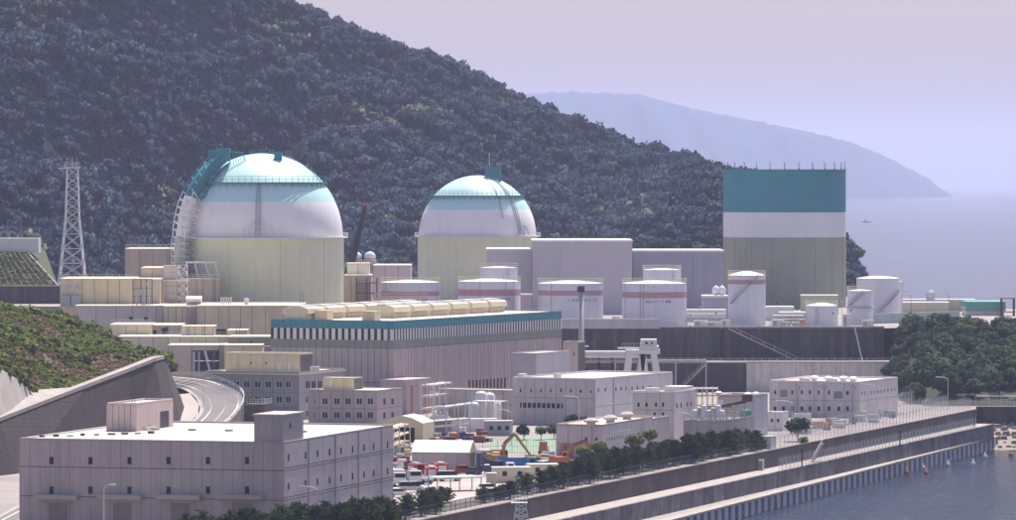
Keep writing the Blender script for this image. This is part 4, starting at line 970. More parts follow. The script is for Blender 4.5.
lb('beige_wing', 'beige wing with two small dark vents left of the long building', 75,163,306.5,345,1222,30,(96,116,132,147,156),mat('wing',(.50,.46,.42),streak=.15,var=.06),wins=((129,133,317,320.3),(144,148,317,320.3)))
lb('beige_middle_block', 'plain cream block in the middle of the beige group', 163.3,196,307,345,1219,26,(168,176,182),beige)
lb('lower_beige_block', 'lower cream block above the embankment crest', 110,151,325.5,350,1190,16,(126,137),cream)
lb('louvre_block', 'beige block with dark louvres beside the lower cream block', 145.5,181,326,350,1195,16,(150,160,169),beige,wins=((149,152,328,336),(153,156.5,330,336),(161.5,165,328,337),(164.9,168,327,334)))
lb('cream_box', 'cream box building with two dark ladders', 182,214.5,327,350,1184,9,(188,195,204,213),cream)
lb('cream_box', 'cream box building partly behind the dark gap', 227,247,331,350,1184,9,(236,),cream)
o = MB().box(0,2.8,0,3,0,2.0).build('black_tank', black); q = pt(216,337.5,1186); o.location=(q.x,q.y,q.z); tag(o,'black rectangular opening unit between the two cream boxes','unit')
lb('low_long_block', 'long low cream block behind the embankment and road', 118,232,337.5,372,1176,14,(139,153,168,180,192,206,219),cream)
t,w,h = lb('shaded_bay', 'beige building with shaded open bay behind the road bend', 168,236,346,395,1160,14,(191.5,219,226),beige2,wins=((192,219,350.5,371),))  # dark pane stands for the shade inside the open bay
lb('cream_side_block', 'cream block between shaded bay and grey office', 224,262,346,395,1148,10,(243,),beige)
lb('green_topped_block', 'mauve block with olive top at the left end of the turbine hall', 228.5,272,337.5,395,1165,12,(240,247,258),olive,wins=((250.5,252.5,341,344),))
lb('mauve_front', 'mauve wall face below the olive block', 229.5,271.5,347,395,1163,3,(238,247,256,264),mauve2)
# ---- buildings between the two domes
lb('pink_building', 'pinkish building with open steel bay behind the crane boom', 344,371,276,306,1290,16,(351,357),beige2)
t,w,h = lb('lilac_building', 'pink flat roofed building between the two domes', 373,410.5,266,306,1330,20,(385,398),mat('pinkwall',(.52,.44,.43)))
t,w,h = lb('white_cabin', 'white cabin on the pinkish building behind the crane boom', 347,369,264,276,1296,8,(358,),whitep)
o = MB()
sr = thing('steel_stair_tower', 'dark rusty steel stair tower between the two domes', 'stair tower', pt(356.5,304,1286)); sr.location.z = 28.
for x in (0,2.6,5.2):
    for y in (0,3): MB().box(x-.14,x+.14,y-.14,y+.14,0,8.2).build('post', mat('rust_dark',(.11,.07,.075)), sr)
for z_ in (1.5,4.2,6.9): MB().box(-.2,5.4,-.2,3.2,z_,z_+.3).build('landing', mat('rust_dark',(.11,.07,.075)), sr)
for z_ in (1.7,3.9): MB().add([(0.2,.4,z_),(4.8,.4,z_+2.5),(4.8,1.3,z_+2.5),(.2,1.3,z_)],[(0,1,2,3)]).build('flight', steel, sr)
# ---- tanks
def tank(name, label, x0, x1, yt, Y, z0, band=None, text=None, stair_=None, roofh=.09, group=None, ladder=None, lines=(), rail=True, tx=None):
    cx = (x0+x1)/2; r = (x1-x0)/2*Y/F; Xc = (cx-CX)/F*Y; t = thing(name, label, 'tank', (Xc,Y,z0), 0, group); yf = Y-r*.0; zf = lambda y: H-(y-Y0)*yf/F-z0
    h = zf(yt); n = 72
    MB().lathe([(r,0),(r,h)],n).build('shell', tankm, t, smooth=True)
    MB().lathe([(r+.05,h),(r+.05,h+.1),(r*.6,h+r*roofh*.7),(r*.25,h+r*roofh),(0,h+r*roofh*1.05)],n).build('roof', tankroof, t, smooth=False)
    if rail:
        rb = MB(); railing(rb, r, h+.08, 40, 1.15, .055); rb.build('railing', cream, t)
    if band: MB().lathe([(r+.012,zf(band[1])),(r+.012,zf(band[0]))],n).build('band', pinkband, t, smooth=True)
    for x in lines:
        a = -math.acos(max(-1,min(1,(x-cx)*Y/F/r))); MB().box(-.07,.07,-.12,.02,0,h).build('pipe', mat('line_grey',(.36,.36,.42)), t).location = (r*math.cos(a), r*math.sin(a), 0); t.children[-1].rotation_euler=(0,0,a+math.pi/2)
    if ladder is not None:
        a = -math.acos((ladder-cx)*Y/F/r); mb = MB(); q = Vector((r*math.cos(a), r*math.sin(a), 0)); nrm = Vector((math.cos(a), math.sin(a), 0)); tn = Vector((-nrm.y,nrm.x,0))
        for s in (-.3,.3): mb.tube(q+nrm*.3+tn*s, q+nrm*.3+tn*s+Vector((0,0,h+1)), .05, 4)
        for k in range(int(h*2)): mb.tube(q+nrm*.3-tn*.3+Vector((0,0,k*.5)), q+nrm*.3+tn*.3+Vector((0,0,k*.5)), .04, 4)
        mb.build('ladder', steel, t)
    if stair_:
        xa, ya, xb, yb = stair_; a0 = -math.acos((xa-cx)*Y/F/r); a1 = -math.acos((xb-cx)*Y/F/r); za, zb = zf(ya), zf(yb); mb = MB(); pr = MB(); N_ = 26; pv = None
        for k in range(N_+1):
            a = a0+(a1-a0)*k/N_; z_ = za+(zb-za)*k/N_; c_, s_ = math.cos(a), math.sin(a); p0 = Vector(((r+.02)*c_,(r+.02)*s_,z_)); p1 = Vector(((r+.9)*c_,(r+.9)*s_,z_)); mb.tube(p0,p1,.13,4); pr.tube(p1,p1+Vector((0,0,1)),.035,4)
            if pv: mb.tube(pv,p1,.09,4); pr.tube(pv+Vector((0,0,1)),p1+Vector((0,0,1)),.04,4)
            pv = p1
        mb.build('spiral_stair', steel, t); pr.build('handrail', steel, t)
    if text:
        s, xt0, xt1, yt0, yt1 = text
        cu = bpy.data.curves.new('lettering','FONT'); cu.body = s; cu.size = 1; cu.align_x = 'LEFT'; tmp = bpy.data.objects.new('lettering', cu); COL.objects.link(tmp)
        bpy.context.view_layer.update(); dg = bpy.context.evaluated_depsgraph_get(); me = bpy.data.meshes.new_from_object(tmp.evaluated_get(dg)); bpy.data.objects.remove(tmp)
        if len(me.vertices):
            co = np.array([v.co[:] for v in me.vertices]); mn, mx = co.min(0), co.max(0)
            a0 = -math.acos((xt0-cx)*Y/F/r); a1 = -math.acos((xt1-cx)*Y/F/r); zb, ztp = zf(yt1), zf(yt0)
            for v, c in zip(me.vertices, co):
                a = a0+(a1-a0)*(c[0]-mn[0])/(mx[0]-mn[0]); z_ = zb+(ztp-zb)*(c[1]-mn[1])/(mx[1]-mn[1]); v.co = ((r+.03)*math.cos(a),(r+.03)*math.sin(a),z_)
            me.materials.clear(); link('lettering', me, txtm, t)
    return t
T2 = 24.
tank('storage_tank', 'white tank with pink band partly behind a pipe screen, leftmost of the row', 381,440,282.5,1300,T2,(291,295.5),lines=(386,),ladder=438)
tank('storage_tank', 'white pink banded tank with lettering left of the stair hut', 458,520.5,281.5,1300,T2,(289,295.3),('２次系純水タンク ２号',481,510,297,300),lines=(480,506),ladder=513)
tank('upper_tank', 'white tank behind the lettered tank left of the stair hut', 480,517.5,268,1345,T2,None,ladder=508)
tank('storage_tank', 'white pink banded tank behind the tall grey pole', 537.5,603,283.5,1290,T2,(290,295),('２次系純水タンク',567,596,298,301),lines=(551,),ladder=539)
tank('storage_tank', 'white pink banded tank right of the pole, at the bund wall end', 622,686.5,283.5,1285,T2,(291.5,297.5),('純水タンク１号機',645,670,299.5,302.5),lines=(624.5,639.5,642.5))
tank('upper_tank', 'white tank with round vent behind the rightmost pink banded tank', 643,681,270,1330,T2,None,ladder=672)
tank('tall_tank', 'tall white tank with spiral stair in front of the drum', 728,765.5,275.5,1285,T2,(279.5,284),stair_=(732,303,757,276),roofh=.22)
tank('short_tank', 'short white tank with domed roof at the right foot of the drum', 805.5,838,306,1285,T2,None,roofh=.2,ladder=816)
tank('white_tank', 'white two ringed tank beside the large unbanded tank', 847,873,291,1300,T2,None,roofh=.12,stair_=(850,305,862,294))
o = MB().lathe([(13.1*1300/F+.1,0),(13.1*1300/F+.5,0),(13.1*1300/F+.5,.25),(13.1*1300/F+.1,.25)],48).build('ring_walk', steel, [c for c in COL.objects if c.get('label','').startswith('white two ringed')][0]); o.location.z = H-(308-Y0)*1300/F-T2
tank('white_tank', 'large white unbanded tank with stair at right of the terrace', 856.5,899,278.5,1340,T2,None,roofh=.12,stair_=(874,315,896,290),rail=False)
hall('lift_tower', 'narrow white tower beside the large unbanded tank', 894.5,902.5,283.5,1350,4,(),whitep)
hall('stair_hut', 'pink stair hut with dark red side between two banded tanks', 521,532,296,1290,5,(),mat('pinkwall',(.52,.44,.43)))
# blue green low wall right of the tanks
wall_strip('green_wall', 'pale blue green screen wall behind the tree knoll', (pt(864,320,1300).x,1300), (pt(960,317,1330).x,1330), 24, 26.6, mat('bluegreen',(.34,.42,.43),streak=.2,var=.1), 6, part='screen_panel')

# ================================================================ TOWERS, CRANES, PIPES
def lattice(mb, base, top, wb, wt, n, r, k=2):
    base = Vector(base); top = Vector(top)
    def cs(t): c = base.lerp(top,t); w = (wb+(wt-wb)*t)/2; return [c+Vector((sx*w,sy*w,0)) for sx,sy in ((-1,-1),(1,-1),(1,1),(-1,1))]
    ts_ = [1-(1-i/n)**1.0 for i in range(n+1)]
    for a, b in zip(ts_, ts_[1:]):
        A, B = cs(a), cs(b)
        for i in range(4):
            j = (i+1)%4; mb.tube(A[i],B[j],r,4); mb.tube(A[j],B[i],r,4); mb.tube(B[i],B[j],r,4)
def legs(root, base, top, wb, wt, r, m):
    for sx,sy in ((-1,-1),(1,-1),(1,1),(-1,1)):
        MB().tube(Vector(base)+Vector((sx*wb/2,sy*wb/2,0)), Vector(top)+Vector((sx*wt/2,sy*wt/2,0)), r, 5).build('leg', m, root)
pyl = mat('pylon_steel', (.55,.54,.56), rough=.6)
Yp = 1420.; p0 = pt(72.5,282,Yp); t = thing('lattice_tower', 'tall pale lattice pylon at the left behind the beige building', 'pylon', p0); z1 = (282-168)*Yp/F
legs(t,(0,0,-3),(0,0,z1*.55),8.0,3.9,.2,pyl); legs(t,(0,0,z1*.55),(0,0,z1),3.9,3.0,.17,pyl)
mb = MB(); lattice(mb,(0,0,-3),(0,0,z1*.55),8.0,3.9,5,.1); lattice(mb,(0,0,z1*.55),(0,0,z1),3.9,3.0,6,.09); mb.build('bracing', pyl, t)
mb = MB().box(-2,2,-2,2,z1,z1+.3)
for k in range(7): mb.tube((-2+k*.66,-2,z1+.3),(-2+k*.66,-2,z1+1.5),.07,4)
for z_ in (.9,1.5): mb.tube((-2,-2,z1+z_),(2,-2,z1+z_),.07,4)
mb.tube((-4.2,0,z1-.1),(2,0,z1-.1),.2,4).tube((-4.2,0,z1),(-1.5,0,z1-1.6),.1,4)
mb.build('top_platform', pyl, t)
for x in (-1.5,0,1.2): MB().tube((x,0,z1),(x,0,z1+3.0),.07,4).build('rod', pyl, t)
# mobile crane behind the largest dome
Yk = 1320.; a, b = pt(345,290,Yk), pt(365.2,207,Yk); t = thing('mobile_crane', 'dark crane boom with red tip between the two domes', 'crane', (a.x,a.y,24))
o_ = Vector((a.x,a.y,24)); mb = MB(); d = (b-a); 
for k in range(4): mb.tube(a-o_+d*(k*.25-.02), a-o_+d*(k*.25+.27), 1.15-.17*k, 6)
mb.build('boom', mat('boom_black',(.012,.012,.016)), t); MB().box(-.5,.9,-.5,.5,-.5,.8).build('boom_tip', red, t).location = b-o_
MB().tube(b-o_+Vector((.5,0,0)), b-o_+Vector((.5,0,-7)), .05, 4).build('hoist_rope', dark, t)
MB().box(-3,3,-1.6,1.6,1,3).build('body', yellow, t); MB().box(-3.4,3.4,-1.7,-1,0,1).box(-3.4,3.4,1,1.7,0,1).build('track', tyre, t)
MB().tube((0,0,3),a-o_,.7,8).build('slew_post', dark, t)
for i,x in enumerate((356,370)):   # vents behind
    Yv = 1340.; q = pt(x,264,Yv); t = thing('vent_stack', ['silver capped vent stack left of its twin between the domes','silver capped vent stack right of its twin between the domes'][i], 'vent stack', q, 0, 'twin vent stacks')
    MB().lathe([(1.1,-9),(1.1,1.6),(1.5,1.6),(1.5,2.4),(.9,3.1),(0,3.4)],16).build('pipe', steelp, t, smooth=True); mb = MB(); lattice(mb,(0,0,-9),(0,0,1.2),3.6,3.0,4,.12); mb.build('frame', steel, t)
# gantry crane
Yg = 1188.; t = thing('gantry_crane', 'white A legged gantry crane behind the workshop', 'crane', (pt(643,372,Yg).x,Yg,G)); x_ = lambda px: (px-643)*Yg/F; z_ = lambda py: H-(py-Y0)*Yg/F-G
for (xa,ya),(xb,yb) in (((625,374),(630,350)),((637,374),(643,354)),((648,374),(643,354)),((661,374),(654,354))):
    for yy in (0,7): MB().add([(x_(xa)-.9,yy,0 if False else z_(ya)-5.5),(x_(xa)+.9,yy,z_(ya)-5.5),(x_(xb)+.7,yy,z_(yb)),(x_(xb)-.7,yy,z_(yb)),(x_(xa)-.9,yy+1,z_(ya)-5.5),(x_(xa)+.9,yy+1,z_(ya)-5.5),(x_(xb)+.7,yy+1,z_(yb)),(x_(xb)-.7,yy+1,z_(yb))],[(0,1,2,3),(1,5,6,2),(4,7,6,5),(0,3,7,4),(3,2,6,7)]).build('leg', whitep, t)
for yy in (0,7): MB().box(x_(622),x_(662),yy-.2,yy+1.2,.3,.9).build('bogie', steel, t)
for xx in (x_(625)-1.2,x_(660)):
    for yy in (0,7): MB().box(xx,xx+2,yy,yy+1,0,z_(374)-5).build('bogie_post', whitep, t)
MB().box(x_(626),x_(660),-.5,8.5,z_(354),z_(350)).build('girder', whitep, t); MB().box(x_(618),x_(641),3,5,z_(350),z_(348)).build('jib', whitep, t)
MB().box(x_(641),x_(659),-.2,6,z_(350),z_(346)).build('machine_deck', whitep, t)
c = MB().box(x_(641),x_(657),.2,5.5,z_(346),z_(339.5)).build('cab', whitep, t)
for a_,b_ in ((645,648),(651,653)): MB().box(x_(a_),x_(b_),.12,.25,z_(344),z_(342)).build('window', black, c)
mb = MB()
for k in range(9): mb.tube((x_(622)+k*.7,-.4,z_(348)),(x_(622)+k*.7,-.4,z_(348)+1.1),.05,4)
mb.tube((x_(622),-.4,z_(348)+1.1),(x_(641),-.4,z_(348)+1.1),.05,4); mb.build('railing', steelp, t)
# tall pole / stack
Ys = 1180.; q = pt(581,372,Ys); t = thing('tall_stack', 'tall slim grey stack beside the annex block', 'stack', (q.x,Ys,G)); zt_ = lambda y: H-(y-Y0)*Ys/F-G
MB().lathe([(.85,0),(.85,zt_(346)),(.62,zt_(344)),(.62,zt_(290)),(0,zt_(290))],20).build('shaft', mat('stack_grey',(.43,.42,.43),streak=.3), t, smooth=True)
MB().lathe([(.62,0),(.9,0),(.9,1.4),(.62,1.4)],16).build('cap_ring', dark, t).location=(0,0,zt_(292)); MB().lathe([(.6,0),(1.9,0),(1.9,.25),(.6,.25)],16).build('platform', steel, t).location=(0,0,zt_(347))
MB().tube((.75,-.6,0),(.75,-.6,zt_(295)),.08,4).build('ladder', steel, t)
# pipe bridge along the deck wall
for i,(y1,y2,rr,lbl) in enumerate(((352.5,352.5,.45,'upper white pipe along the dark terrace wall'),(355.8,355.8,.5,'middle white pipe along the dark terrace wall'),(361,361,.35,'lowest pale pipe along the dark terrace wall'))):
    a_, b_ = pt(585,y1,1215), pt(640 if i<2 else 706,y2,1215); t = thing('pipe_run', lbl, 'pipe', a_, 0, 'pipes along the terrace wall')
    MB().tube((0,0,0), b_-a_, rr, 10).build('pipe', whitep if i<2 else concl, t)
    for k in range(5): c_ = (b_-a_)*(k/4); MB().box(c_.x-.15,c_.x+.15,-.3,.3,G-a_.z-.1,-.3).build('support', steel, t)
# box house at pole foot
b = Bld('pole_house', 'small cream pole house beside the tall grey stack', 'building', 578,400,563,586,343,R(-20),Y=1170,core=beige2,roof=cream,D=5)
b.clad('F',[-b.W,0],[0,b.h],[b.rect('F',573,575,352,356)],beige2); b.window('F',b.rect('F',573,575,352,356))

# ================================================================ YARD OBJECTS
def tent(name, label, loc, rz, w, l, h, rh, m, open_end=True, roofm_=None):
    t = thing(name, label, 'tent', loc, rz)   # ridge along local x (length l), gable width w along y
    MB().add([(0,0,0),(l,0,0),(l,0,h),(0,0,h)],[(0,1,2,3)]).add([(0,.12,0),(l,.12,0),(l,.12,h),(0,.12,h)],[(3,2,1,0)]).build('side_wall', m, t)
    MB().add([(0,w,0),(l,w,0),(l,w,h),(0,w,h)],[(3,2,1,0)]).add([(0,w-.12,0),(l,w-.12,0),(l,w-.12,h),(0,w-.12,h)],[(0,1,2,3)]).build('side_wall', m, t)
    prof = []
    for k in range(9): a = k/8; prof.append((a*w, h+rh*(1-abs(2*a-1)**1.4)))
    MB().xprism([(p_[0],p_[1]) for p_ in prof]+[(p_[0],p_[1]-.2) for p_ in reversed(prof)], -.15, l+.15).build('roof', roofm_ or whitep, t)
    MB().xprism([(0,0),(w,0)]+[(p_[0],p_[1]-.21) for p_ in reversed(prof)], .02, .15).build('end_wall', m, t)
    if open_end: MB().xprism([(p_[0],p_[1]-.21) for p_ in prof], l-.12, l-.02).build('gable', m, t); MB().box(l-.2,l,0,.5,0,h).box(l-.2,l,w-.5,w,0,h).build('door_post', m, t)
    for k in range(1,5): MB().box(l*k/5-.05,l*k/5+.05,-.06,0,0,h).build('rib', mat('tent_rib',(.36,.34,.31)), t)
    return t
tentm = mat('tent_grey', (.42,.395,.36), var=.1, streak=.25); troof = mat('tent_white', (.74,.70,.62), var=.08)
a = gp(412,472); tent('storage_tent', 'grey walled storage tent with white ridged roof in the car park', a, R(-10), 7.5, 10.4, 3.6, 2.0, tentm, roofm_=troof)
a = gp(379,441); a = pt(381,441,1005); a.z = G; t = thing('arched_canopy', 'cream open fronted canopy beside the warehouse roof', 'canopy', a, R(-14))
prof = [(0,3.8),(2.5,4.9),(4.4,5.3),(6.3,4.9),(8.7,3.8)]
MB().add([(p_[0],0,p_[1]) for p_ in prof]+[(p_[0],9,p_[1]) for p_ in prof]+[(p_[0],0,p_[1]-.3) for p_ in prof]+[(p_[0],9,p_[1]-.3) for p_ in prof], [(i,i+1,i+6,i+5) for i in range(4)]+[(10+i,15+i,16+i,11+i) for i in range(4)]+[(i,10+i,11+i,i+1) for i in range(4)]).build('roof', cream, t)
MB().add([(0,.02,2.9),(8.7,.02,2.9),(8.7,.02,3.8),(6.3,.02,4.88),(4.4,.02,5.28),(2.5,.02,4.88),(0,.02,3.8)],[tuple(range(7))]).build('gable', beige, t)
for x in (0,7.0): MB().box(x,x+1.7,0,.3,0,3.0).build('gate_post', beige, t)
MB().box(0.01,.2,0.3,9,0,3.8).build('side_wall', beige, t); MB().box(8.5,8.69,.3,9,0,3.8).build('side_wall', beige, t); MB().box(.2,8.5,8.8,9,0,3.7).build('back_wall', dark, t)

# vehicles -------------------------------------------------------
whl = MB().tube((0,-.11,0),(0,.11,0),.33,14).mesh('wheel'); rimm = MB().tube((0,-.12,0),(0,.12,0),.19,10).mesh('rim'); whb = MB().tube((0,-.15,0),(0,.15,0),.46,14).mesh('wheel'); rimb = MB().tube((0,-.16,0),(0,.16,0),.25,10).mesh('rim')
def wheels(t, xs_, ys_, big=False):
    for x in xs_:
        for y in ys_:
            o = link('wheel', whb if big else whl, tyre, t, (x,y,.46 if big else .33)); link('rim', rimb if big else rimm, silver, o)
def car(label, loc, rz, m, van=False):
    t = thing('parked_car', label, 'car', loc, rz, 'cars in the yard')
    pr = [(-2.1,.3),(-2.15,.75),(-2.0,.95),(-1.1,1.0),(.95,1.0),(2.0,.82),(2.15,.55),(2.1,.3)] if not van else [(-2.1,.3),(-2.15,.9),(-2.1,1.05),(1.5,1.05),(2.05,.85),(2.15,.55),(2.1,.3)]
    me = MB(); n=len(pr); me.add([(p_[0],-.84,p_[1]) for p_ in pr]+[(p_[0],.84,p_[1]) for p_ in pr],[tuple(range(n)),tuple(reversed(range(n,2*n)))]+[(i,n+i,n+(i+1)%n,(i+1)%n) for i in range(n)]); me.build('body', m, t)
    cb_ = [(-1.9,1.0),(-1.5,1.42),(.1,1.45),(.85,1.0)] if not van else [(-2.08,1.05),(-2.0,1.75),(.9,1.78),(1.5,1.05)]
    g_ = MB(); n=4; g_.add([(p_[0],-.76,p_[1]) for p_ in cb_]+[(p_[0],.76,p_[1]) for p_ in cb_],[tuple(range(n)),tuple(reversed(range(n,2*n))),(0,4,5,1),(2,6,7,3)]); g_.build('windows', glass, t)
    r_ = MB(); zt2 = cb_[1][1]; r_.box(cb_[1][0]-.05,cb_[2][0]+.05,-.74,.74,zt2,zt2+.06); r_.build('roof', m, t)
    for y in (-.6,.6): MB().box(2.09,2.17,y-.15,y+.15,.62,.76).build('headlight', whitep, t)
    wheels(t,(-1.3,1.3),(-.76,.76)); return t
def truck(label, loc, rz, cabm, boxm, kind='box', L=6.0, name='truck'):
    t = thing(name, label, 'truck', loc, rz, 'trucks in the yard')
    MB().box(-L/2,L/2-.3,-.5,.5,.55,.85).build('chassis', dark, t)
    c = L/2; pr = [(c-1.7,.6),(c-1.7,2.4),(c-.35,2.4),(c,1.55),(c+.02,.6)]; n=5
    cab = MB().add([(p_[0],-1.02,p_[1]) for p_ in pr]+[(p_[0],1.02,p_[1]) for p_ in pr],[tuple(range(n)),tuple(reversed(range(n,2*n)))]+[(i,n+i,n+(i+1)%n,(i+1)%n) for i in range(n)]).build('cab', cabm, t)
    MB().add([(c-.27,-.9,2.28),(c-.27,.9,2.28),(c+.02,.9,1.6),(c+.02,-.9,1.6)],[(0,3,2,1)]).build('windscreen', glass, cab)
    for s in (-1,1): MB().box(c-1.4,c-.5,s*1.025-.01,s*1.025+.01,1.5,2.2).build('side_window', glass, cab)
    if kind == 'box': MB().box(-L/2,c-1.85,-1.08,1.08,.9,2.9).build('cargo_box', boxm, t)
    elif kind == 'fire':
        bd = MB().box(-L/2,c-1.8,-1.05,1.05,.7,2.3).build('body', boxm, t); MB().box(-L/2-.02,-L/2,-.7,.7,.9,2.0).build('rear_door', whitep, bd); MB().box(-L/2+.2,c-2,-.5,.5,2.3,2.55).build('ladder_rack', silver, bd)
        for s in (-1,1): MB().box(-L/2+.4,c-2.2,s*1.06-.015,s*1.06+.015,1.0,1.9).build('locker', whitep, bd)
    else:
        MB().box(-L/2,c-1.85,-1.1,1.1,.9,1.1).build('bed', boxm, t); MB().box(-L/2,c-1.85,-1.12,-1.05,1.1,2.3 if kind=='dump' else 1.5).build('side_board', boxm, t); MB().box(-L/2,c-1.85,1.05,1.12,1.1,2.3 if kind=='dump' else 1.5).build('side_board', boxm, t); MB().box(-L/2,-L/2+.08,-1.05,1.05,1.1,2.3 if kind=='dump' else 1.5).build('tail_board', boxm, t); MB().box(c-2,c-1.85,-1.05,1.05,1.1,2.5 if kind=='dump' else 1.7).build('head_board', boxm, t)
    for s in (-.7,.7): MB().box(c,c+.06,s-.18,s+.18,.7,.9).build('headlight', whitep, t)
    wheels(t,(-L/2+1,-L/2+2) if L>6.5 else (-L/2+1.1,),(-.85,.85),True); wheels(t,(c-.9,),(-.85,.85),True); return t
truck('white box truck at the left of the car park by the warehouse', gp(398,486), R(-80), whitep, whitep, 'box', 5.2)
truck('white fronted truck with red cargo body in front of red engines', gp(414.5,484), R(-84), whitep, red, 'fire', 5.5)
truck('red fire engine left of the white rear door engine', gp(418,477), R(-70), red, red, 'fire', 5.6, 'fire_engine')
truck('red fire engine with white rear panel in the middle of the car park', gp(431,480), R(95), red, red, 'fire', 6.0, 'fire_engine')
truck('red fire engine nearest the storage tent', gp(440,476), R(100), red, red, 'fire', 5.6, 'fire_engine')
truck('blue covered truck behind the red engines', gp(427,470), R(15), navy, blue, 'box', 5.0)
truck('yellow and dark truck behind the leftmost red engine', gp(416.5,470), R(10), yellow, navy, 'flat', 4.6)
truck('bright blue dump truck below the large excavator', gp(517,470.5), R(2), mat('teal_cab',(.03,.25,.32)), blue, 'dump', 7.4, 'dump_truck')
truck('navy truck in front of the blue dump truck', gp(487,474), R(15), navy, navy, 'flat', 6.2)
truck('dark blue truck with white cab beside the site office container', gp(500,476), R(5), whitep, navy, 'flat', 5.6)
truck('navy truck parked against the storage tent', gp(477,468), R(80), navy, navy, 'box', 5.0)
for lb_, x, y, rz, m_, v in (('dark grey car beside the leftmost white truck',404,481,30,dark,False),('silver car behind the leftmost white truck',404,475,25,silver,False),('dark car right of the white fronted truck',423,484,-60,navy,False),('red car under the storage tent opening',466,473.5,12,red,False),('white car below the pines gap left of the beige cabin',490,492,20,whitep,False),('white van in the gap between the pines',489,499,20,whitep,True),('silver car in front of the storage tent',449,481,15,silver,True),('dark car right of the storage tent opening',474,475,70,dark,False),('white car at the front left edge of the car park',399,497,15,whitep,False),('white car beside the green net',411,492,12,silver,True),('white car near the second excavator',546,469,40,whitep,False),('dark car left of the second excavator',549,463,60,dark,False)):
    car(lb_, gp(x,y), R(rz), m_, v)
def excavator(label, loc, rz, boom, body=yellow, s=1.):
    t = thing('excavator', label, 'excavator', loc, rz, 'excavators')
    for y in (-1.1,1.1): 
        MB().xprism([(y-.3,.0),(y-.3,.85),(y+.3,.85),(y+.3,.0)],-1.7,1.7).build('track', tyre, t)
    MB().tube((0,0,.8),(0,0,1.1),.8,14).build('slew_ring', dark, t)
    h_ = MB().box(-2.0,1.3,-1.3,1.3,1.1,2.1).build('housing', body, t); MB().box(-2.3,-1.4,-1.25,1.25,1.2,2.3).build('counterweight', body, h_)
    c_ = MB().box(.2,1.6,.3,1.25,1.3,2.95).build('cab', body, t); MB().box(.35,1.63,.25,1.28,2.0,2.8).build('cab_window', glass, c_)
    def arm(nm, a, b, w0, w1, m_):
        a = Vector(a); b = Vector(b); d = (b-a).normalized(); n_ = Vector((-d.z,0,d.x)); MB().add([a+n_*w0+Vector((0,y,0)) for y in (-.22,.22)]+[a-n_*w0+Vector((0,y,0)) for y in (-.22,.22)]+[b+n_*w1+Vector((0,y,0)) for y in (-.18,.18)]+[b-n_*w1+Vector((0,y,0)) for y in (-.18,.18)],[(0,1,5,4),(2,6,7,3),(0,4,6,2),(1,3,7,5),(0,2,3,1),(4,5,7,6)]).build(nm, m_, t)
    p = [Vector((q[0],-.15,q[1])) for q in boom]
    arm('boom',p[0],p[1],.28,.38,body); arm('boom',p[1],p[2],.38,.25,body); arm('stick',p[2],p[3],.28,.18,body)
    arm('cylinder',p[0]+Vector((.6,0,-.1)),p[1]+Vector((0,0,-.3)),.09,.09,dark); arm('cylinder',p[1]+Vector((0,0,.4)),p[2]+Vector((0,0,.3)),.09,.09,dark)
    q = p[3]; MB().add([(q.x-.4,-.6,q.z+.1),(q.x+.35,-.6,q.z),(q.x+.3,-.6,q.z-.8),(q.x-.5,-.6,q.z-.9),(q.x-.4,.5,q.z+.1),(q.x+.35,.5,q.z),(q.x+.3,.5,q.z-.8),(q.x-.5,.5,q.z-.9)],[(0,1,2,3),(7,6,5,4),(0,4,5,1),(1,5,6,2),(3,7,4,0)]).build('bucket', dark, t); return t
excavator('yellow excavator with tall folded arm behind the blue dump truck', gp(499,466), R(0), [(.8,1.9),(.9,4.0),(2.9,5.9),(6.2,1.4)])
excavator('orange excavator with raised arm in front of the low building', gp(562,468), R(8), [(.8,1.9),(1.8,3.9),(4.6,5.0),(4.3,2.3)], orange)
t = thing('small_loader', 'small orange loader on the green court edge', 'loader', gp(543.5,454), R(80)); MB().box(-1.0,1.0,-.8,.8,.4,1.4).build('body', orange, t); c_ = MB().box(-.8,.3,-.7,.7,1.4,2.4).build('cab', orange, t); MB().box(-.6,.33,-.72,.72,1.55,2.2).build('window', glass, c_); MB().box(1.0,1.7,-.9,.9,.1,.7).build('bucket', dark, t); wheels(t,(-.6,.7),(-.8,.8))
# cabins and sheds
def cabin(name, label, x, y, rz, l, w, h, m, wins=3, cat='cabin'):
    t = thing(name, label, cat, gp(x,y), R(rz)); b_ = MB().box(0,l,0,w,0,h).build('body', m, t); MB().box(-.15,l+.15,-.15,w+.15,h,h+.12).build('roof', whitep, t)
    for k in range(wins): u_ = l*(k+.7)/(wins+.4); MB().box(u_-.4,u_+.4,-.04,.02,1.2,2.0).build('window', glass, t)
    MB().box(l-.02,l+.04,w*.3,w*.3+.9,.1,2.0).build('door', silver, t); return t
cabin('site_cabin', 'long cream site office container right of the car park', 494,483, 9, 6.4,2.8,2.6,cream,2)
cabin('site_cabin', 'second cream container behind the long site office', 529,479, 9, 5.2,2.6,2.5,cream,2)
cabin('beige_cabin', 'small beige cabin at the left end of the long site office', 487.5,487,9,1.5,1.6,2.3,beige2,0)
t = thing('flat_shelter', 'long flat pale shelter roof in front of the storage tent', 'shelter', gp(437,492), R(24)); MB().box(0,8.4,0,4.2,2.2,2.45).build('roof', mat('shelter',(.60,.60,.55),var=.1), t)
for x in (0.1,4.2,8.2):
    for y in (.1,4.0): MB().box(x-.08,x+.08,y-.08,y+.08,0,2.2).build('post', steel, t)
t = thing('net_pile', 'green net covered pile at the front of the car park', 'pile', gp(430,491), R(5)); MB().add([(-1.2,-.7,0),(1.2,-.7,0),(1.2,.8,0),(-1.2,.8,0),(-.8,-.4,.6),(.9,-.3,.7),(.7,.4,.75),(-.7,.5,.55)],[(0,1,5,4),(1,2,6,5),(2,3,7,6),(3,0,4,7),(4,5,6,7)]).build('cover', greennet, t)
